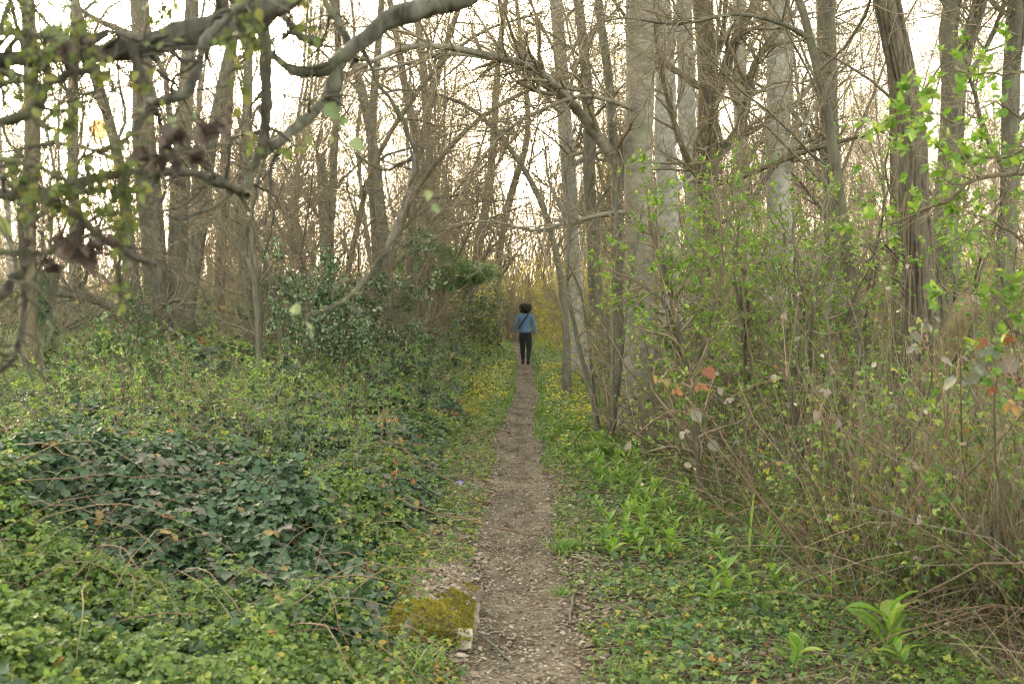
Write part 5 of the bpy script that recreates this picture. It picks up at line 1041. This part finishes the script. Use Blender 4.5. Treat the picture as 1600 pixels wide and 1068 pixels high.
LM, RM = resample_many(LM, RM, 30); sp_ = np.concatenate([sp_, LM]); sr_ = np.concatenate([sr_, RM])
L2, R2 = spawn(q, sp_, sr_, 420, .1, 1, .06, .2, R(30), R(80), n=7, rr=.5, up=-.03, wob=.25); L2b, R2b = spawn(q, L2, R2, 160, .2, 1, .04, .15, R(30), R(80), n=5, rr=.6, up=-.03, wob=.25)
k_ = (L2[:, -1, 0] + b[0]) < -.15; L2, R2 = L2[k_], R2[k_]
S = Soup(); tubes(S, L2, np.maximum(R2, .0014), 5); part(o, 'twigs', S, M['dark_limb'])
q = rg(801)
def clus(u, v, Y, n, ru, rv, size, m, tm, nm, lo=0, hi=1, hang=-.5):
    c_ = P(u, v, Y) - b; px = Y / FPX; pos = c_ + np.stack([q.normal(size=n) * ru * px, q.normal(size=n) * ru * px * .8, q.normal(size=n) * rv * px], 1)
    LD = q.normal(size=(n, 3)) * .7 + [0, 0, hang]; allp = sp_.reshape(-1, 3); k = np.argmin(((allp - c_) ** 2).sum(1)); T_ = Soup()
    tubes(T_, *resample([(allp[k], .0022), ((allp[k] + c_) / 2 + q.normal(size=3) * .01 + [0, 0, .01], .0018), (c_, .0012)], 8), 4); st_ = np.stack([np.tile(c_, (n, 1)), (pos + c_) / 2 + [0, 0, .006], pos], 1); tubes(T_, st_, np.full((n, 3), .0009), 3); part(o, 'stalk', T_, M['dark_limb'])
    S = Soup(); leaves(S, pos, LD, q.normal(size=(n, 3)) * .5 + [0, -.8, .4], size * q.uniform(.6, 1.2, n), tm, q.uniform(lo, hi, n)); part(o, nm, S, m)
for (u, v, n, ru, rv) in [(20, 20, 14, 30, 14), (70, 60, 14, 30, 14), (30, 130, 12, 14, 20), (60, 110, 14, 10, 25), (130, 60, 12, 12, 20), (155, 95, 10, 8, 18), (110, 190, 16, 12, 14), (180, 285, 24, 14, 24), (195, 310, 30, 16, 40), (130, 290, 30, 22, 18), (90, 320, 22, 22, 14), (40, 290, 16, 16, 14), (185, 390, 22, 7, 40), (380, 90, 14, 8, 40), (400, 40, 14, 10, 25), (250, 20, 14, 12, 16), (360, 60, 10, 14, 8), (395, 220, 5, 6, 10), (480, 30, 12, 8, 25), (230, 130, 8, 10, 8), (60, 10, 10, 30, 10), (455, 232, 5, 8, 5)]:
    clus(u, v, 2.0, n * 2, ru * 1.1, rv * 1.2, .024, M['catkin'], OV, 'young_leaves', 0, 1)
for (u, v, sz) in [(508, 162, .048), (480, 210, .05), (518, 212, .028), (548, 218, .042), (541, 185, .045), (672, 297, .035), (678, 318, .04), (460, 492, .055), (478, 505, .05), (98, 22, .06), (85, 40, .055), (28, 312, .05), (45, 330, .045), (110, 255, .04), (270, 182, .05), (300, 180, .045), (12, 340, .06), (440, 100, .035), (105, 55, .05)]:
    clus(u, v, 2.1 if u < 400 else 2.3, 1, 1, 1, sz * .85, M['poplar_leaf'], BIG, 'grey_green_leaf', 0, .8)
for (u, v, sz) in [(120, 62, .06), (135, 78, .05), (250, 232, .06), (275, 222, .07), (240, 255, .06), (300, 212, .08), (330, 205, .075), (350, 180, .05), (320, 235, .06), (265, 250, .05), (105, 380, .075), (125, 395, .07), (95, 395, .06), (140, 385, .06), (55, 375, .05), (290, 240, .06)]:
    clus(u, v, 1.75, 3, 12, 10, sz * .55, M['deadleaf'], CRUMPLE, 'dead_leaf')

# ================================================================== the walker
def skinned(name, joints, edges, m, parent=None, sub=2):
    me = bpy.data.meshes.new(name); me.from_pydata([j[0] for j in joints], edges, []); ob = bpy.data.objects.new(name, me); COL.objects.link(ob)
    sk = ob.modifiers.new('skin', 'SKIN'); sk.use_smooth_shade = True
    for v_, j in zip(me.skin_vertices[0].data, joints): v_.radius = j[1] if isinstance(j[1], tuple) else (j[1], j[1])
    me.skin_vertices[0].data[0].use_root = True
    sb = ob.modifiers.new('sub', 'SUBSURF'); sb.levels = sub; sb.render_levels = sub
    me.materials.append(m)
    dg = bpy.context.evaluated_depsgraph_get(); dg.update(); ev = ob.evaluated_get(dg); nm = bpy.data.meshes.new_from_object(ev)
    ob.modifiers.clear(); ob.data = nm
    for p_ in nm.polygons: p_.use_smooth = True
    if parent is not None: ob.parent = parent
    return ob
skin_m = mat_flat('skin', (.22, .13, .09), .5, 30, .1); denim_m = mat_flat('denim', (.085, .175, .30), .85, 120, .35, .5, .003); jean_m = mat_flat('dark_jeans', (.011, .013, .018), .8, 120, .3, .4, .003)
boot_m = mat_flat('boot_leather', (.02, .016, .014), .5, 40, .3); hair_m = mat_flat('hair', (.010, .006, .006), .6, 120, .4, .6, .006); strap_m = mat_flat('strap', (.012, .012, .014), .6, 60, .2)
WY = 27.6; wx = float(P(821, 520, WY)[0]); wz = float(G(wx, WY)) + .012
W = empty('person', (wx, WY, wz), 'person with dark curly hair walking away on the path in a blue denim jacket', 'person')
# x right, y away from the camera; height 1.66
hipL, hipR = (-.085, 0, .86), (.085, 0, .86)
kneeL, kneeR = (-.092, .07, .47), (.098, .04, .46); ankL, ankR = (-.088, .20, .09), (.085, -.14, .10); toeL, toeR = (-.098, .32, .035), (.095, -.02, .03)
J = [((0, 0, .93), (.125, .09)), ((0, 0, 1.06), (.105, .08)), ((0, .0, 1.20), (.12, .085)), ((0, .0, 1.33), (.125, .08)), ((0, .005, 1.41), (.06, .055)), ((0, .01, 1.46), .048), ((0, .02, 1.53), (.072, .085)), ((0, .015, 1.60), (.068, .078)),
     (hipL, (.085, .09)), (kneeL, .056), (ankL, .038), (toeL, (.038, .028)), (hipR, (.085, .09)), (kneeR, .056), (ankR, .038), (toeR, (.038, .028)),
     ((-.17, 0, 1.36), .052), ((-.245, -.02, 1.12), .042), ((-.275, .05, .90), .026), ((.17, 0, 1.36), .052), ((.24, .01, 1.12), .042), ((.255, .03, .90), .026)]
E = [(0, 1), (1, 2), (2, 3), (3, 4), (4, 5), (5, 6), (6, 7), (0, 8), (8, 9), (9, 10), (10, 11), (0, 12), (12, 13), (13, 14), (14, 15), (3, 16), (16, 17), (17, 18), (3, 19), (19, 20), (20, 21)]
hands = []
for sgn, wr, i0 in ((-1, (-.275, .05, .90), 18), (1, (.255, .03, .90), 21)):
    k = len(J); wr = np.array(wr); J.append((tuple(wr + [sgn * .004, .008, -.045]), (.022, .032))); J.append((tuple(wr + [0, .012, -.085]), (.016, .034))); E += [(i0, k), (k, k + 1)]
    for f in range(4):
        y_ = -.026 + f * .018; l = [.07, .08, .075, .06][f]; a_ = wr + [0, .012 + y_, -.10]; k2 = len(J); J.append((tuple(a_), .0095)); J.append((tuple(a_ + [-sgn * .012, .002, -l * .5]), .0085)); J.append((tuple(a_ + [-sgn * .03, .004, -l * .85]), .0075)); E += [(k + 1, k2), (k2, k2 + 1), (k2 + 1, k2 + 2)]
    k2 = len(J); J.append((tuple(wr + [-sgn * .012, .045, -.055]), .011)); J.append((tuple(wr + [-sgn * .02, .06, -.09]), .009)); E += [(k, k2), (k2, k2 + 1)]
skinned('body', J, E, skin_m, W, 2)
# face details on the far side of the head
S = Soup()
tubes(S, np.array([[0, .085, 1.565], [0, .108, 1.535], [0, .098, 1.528]]), np.array([.008, .014, .006]), 8); part(W, 'nose', S, skin_m)
for sx in (-1, 1):
    S = Soup(); tubes(S, np.array([[sx * .03, .088, 1.563], [sx * .03, .096, 1.563], [sx * .03, .099, 1.563]]), np.array([.013, .010, .002]), 10); part(W, 'eye', S, mat_flat('eye_white', (.7, .68, .65), .3))
    S = Soup(); tubes(S, np.array([[sx * .070, .012, 1.575], [sx * .082, .0, 1.555], [sx * .073, .014, 1.525]]), np.array([.008, .014, .008]), 8); part(W, 'ear', S, skin_m)
S = Soup(); tubes(S, np.array([[-.024, .088, 1.50], [0, .096, 1.498], [.024, .088, 1.50]]), np.array([.003, .007, .003]), 8); part(W, 'mouth', S, mat_flat('lips', (.3, .1, .09), .5))
# jacket: flared hem, sleeves to the wrists
JJ = [((0, 0, 1.30), (.172, .112)), ((0, 0, 1.385), (.115, .085)), ((0, 0, 1.43), (.065, .065)), ((0, 0, 1.18), (.158, .112)), ((0, 0, 1.06), (.158, .115)), ((0, 0, .93), (.172, .135)), ((0, 0, .88), (.180, .142)),
      ((-.155, 0, 1.365), .068), ((-.215, -.01, 1.24), .060), ((-.247, -.02, 1.12), .055), ((-.265, .02, 1.0), .048), ((-.280, .048, .875), .046), ((.155, 0, 1.365), .068), ((.208, .0, 1.24), .060), ((.242, .01, 1.12), .055), ((.252, .02, 1.0), .048), ((.258, .032, .875), .046)]
skinned('denim_jacket', JJ, [(0, 1), (1, 2), (0, 3), (3, 4), (4, 5), (5, 6), (0, 7), (7, 8), (8, 9), (9, 10), (10, 11), (0, 12), (12, 13), (13, 14), (14, 15), (15, 16)], denim_m, W, 2)
skinned('jeans', [((0, 0, 1.02), (.135, .10)), ((0, 0, .87), (.165, .13)), ((-.09, 0, .80), (.115, .12)), ((-.083, .025, .64), .100), (tuple(np.array(kneeL)), .080), ((-.09, .14, .28), .066), ((-.088, .19, .12), .050), ((.09, 0, .80), (.115, .12)), ((.088, .015, .64), .100), (tuple(np.array(kneeR)), .080), ((.092, -.045, .27), .066), ((.085, -.13, .12), .050)],
        [(0, 1), (1, 2), (2, 3), (3, 4), (4, 5), (5, 6), (1, 7), (7, 8), (8, 9), (9, 10), (10, 11)], jean_m, W, 2)
for a_, t_ in ((ankL, toeL), (ankR, toeR)):
    skinned('boot', [(tuple(np.array(a_) + [0, 0, .08]), .050), (a_, .050), (tuple(np.array(a_) + [0, -.03, -.045]), (.044, .036)), ((a_[0], (a_[1] + t_[1]) / 2, .045), (.046, .038)), (tuple(np.array(t_) + [0, 0, .008]), (.046, .034))], [(0, 1), (1, 2), (1, 3), (3, 4)], boot_m, W, 2)
# curly hair: a cloud of small curls round the head
q2 = rg(900); S = Soup(); n = 1500; dq = unit(q2.normal(size=(n, 3))); dq = dq[(dq[:, 1] < .55) | (dq[:, 2] > .3)]; n = len(dq)
ctr = np.array([0, -.005, 1.57]); rad_ = np.array([.155, .135, .125]) * (1 + .0 * dq); c0 = ctr + dq * rad_ * (.75 + .28 * q2.random((n, 1))) * (1 + .38 * fbm(dq[:, :1] * 3, dq[:, 1:2] * 3, dq[:, 2:3] * 3, seed=4)); c0[:, 2] = np.maximum(c0[:, 2], 1.43)
t = np.linspace(0, 1, 9); e1 = unit(np.cross(dq, q2.normal(size=(n, 3)))); e2 = np.cross(dq, e1); rc = .016
st = c0[:, None] - dq[:, None] * .03 + dq[:, None] * (t * .055)[None, :, None] + rc * (np.cos(t * 9)[None, :, None] * e1[:, None] + np.sin(t * 9)[None, :, None] * e2[:, None]); tubes(S, st, np.full((n, 9), .0055) * np.linspace(1, .5, 9), 4)
tt_ = np.linspace(0, PI, 18); V = np.array([[math.sin(a) * math.cos(c_), math.sin(a) * math.sin(c_), math.cos(a)] for a in tt_ for c_ in np.arange(24) * PI / 12])
V = V * (1 + .10 * fbm(V[:, 0] * 6, V[:, 1] * 6, V[:, 2] * 6, seed=3))[:, None] * [.13, .115, .15] + [0, -.02, 1.575]; F = [[i * 24 + j, i * 24 + (j + 1) % 24, (i + 1) * 24 + (j + 1) % 24, (i + 1) * 24 + j] for i in range(17) for j in range(24)]
S.add(V, np.array(F)); part(W, 'curly_hair', S, hair_m)
# strap and small bag: a thing she carries
o = empty('shoulder_bag', (wx, WY, wz), 'black bag strap running diagonally across the back of the denim jacket', 'bag'); o.rotation_euler.z = W.rotation_euler.z = R(-7)
S = Soup(); pth = np.array([[.085, -.045, 1.435], [.06, -.112, 1.37], [-.02, -.135, 1.26], [-.10, -.132, 1.15], [-.16, -.09, 1.05], [-.185, 0, 1.0], [-.15, .09, 1.05], [-.03, .135, 1.2], [.06, .12, 1.34], [.088, .03, 1.44], [.085, -.045, 1.435]])
p, r = resample([(a, .5) for a in pth], 60); nrm = unit(p - np.array([0, 0, 0]) * 0 - np.stack([0 * p[:, 0], 0 * p[:, 0], p[:, 2]], 1)); T = unit(np.gradient(p, axis=0)); Bn = unit(np.cross(T, nrm))
V = np.stack([p - Bn * .022 + nrm * .004, p + Bn * .022 + nrm * .004, p + Bn * .022 - nrm * .002, p - Bn * .022 - nrm * .002], 1).reshape(-1, 3); S.add(V, np.array([[4 * i + j, 4 * i + (j + 1) % 4, 4 * i + 4 + (j + 1) % 4, 4 * i + 4 + j] for i in range(59) for j in range(4)])); part(o, 'strap', S, strap_m)

# ================================================================== air
me = bpy.data.meshes.new('haze'); x0, x1, y0, y1, z0, z1 = -450, 450, -40, 860, -4, 30
me.from_pydata([(x, y, z) for z in (z0, z1) for y in (y0, y1) for x in (x0, x1)], [], [(0, 2, 3, 1), (4, 5, 7, 6), (0, 1, 5, 4), (2, 6, 7, 3), (0, 4, 6, 2), (1, 3, 7, 5)])
hz = bpy.data.objects.new('haze', me); COL.objects.link(hz); tag(hz, 'thin warm evening haze in the wood', 'haze', None, 'stuff')
m = bpy.data.materials.new('haze'); m.use_nodes = True; m.node_tree.nodes.clear()
pv = m.node_tree.nodes.new('ShaderNodeVolumePrincipled'); pv.inputs['Color'].default_value = (.93, .90, .85, 1); pv.inputs['Density'].default_value = HAZE; pv.inputs['Anisotropy'].default_value = .65
mo = m.node_tree.nodes.new('ShaderNodeOutputMaterial'); m.node_tree.links.new(pv.outputs[0], mo.inputs['Volume']); me.materials.append(m)

# the low sun itself, far beyond the haze
S = Soup(); tt_ = np.linspace(0, PI, 13); V = np.array([[math.sin(a) * math.cos(c_), math.sin(a) * math.sin(c_), math.cos(a)] for a in tt_ for c_ in np.arange(24) * PI / 12]) * 17
S.add(V, np.array([[i * 24 + j, i * 24 + (j + 1) % 24, (i + 1) * 24 + (j + 1) % 24, (i + 1) * 24 + j] for i in range(12) for j in range(24)]))
m = bpy.data.materials.new('sun_disc'); m.use_nodes = True; m.node_tree.nodes.clear(); e = m.node_tree.nodes.new('ShaderNodeEmission'); e.inputs[0].default_value = (1, .42, .08, 1); e.inputs[1].default_value = .7
mo = m.node_tree.nodes.new('ShaderNodeOutputMaterial'); m.node_tree.links.new(e.outputs[0], mo.inputs[0]); m.cycles.emission_sampling = 'NONE'
o = S.build('sun_disc', m); o.location = sdir * 1900; tag(o, 'low orange sun behind the trees', None, None, 'structure')
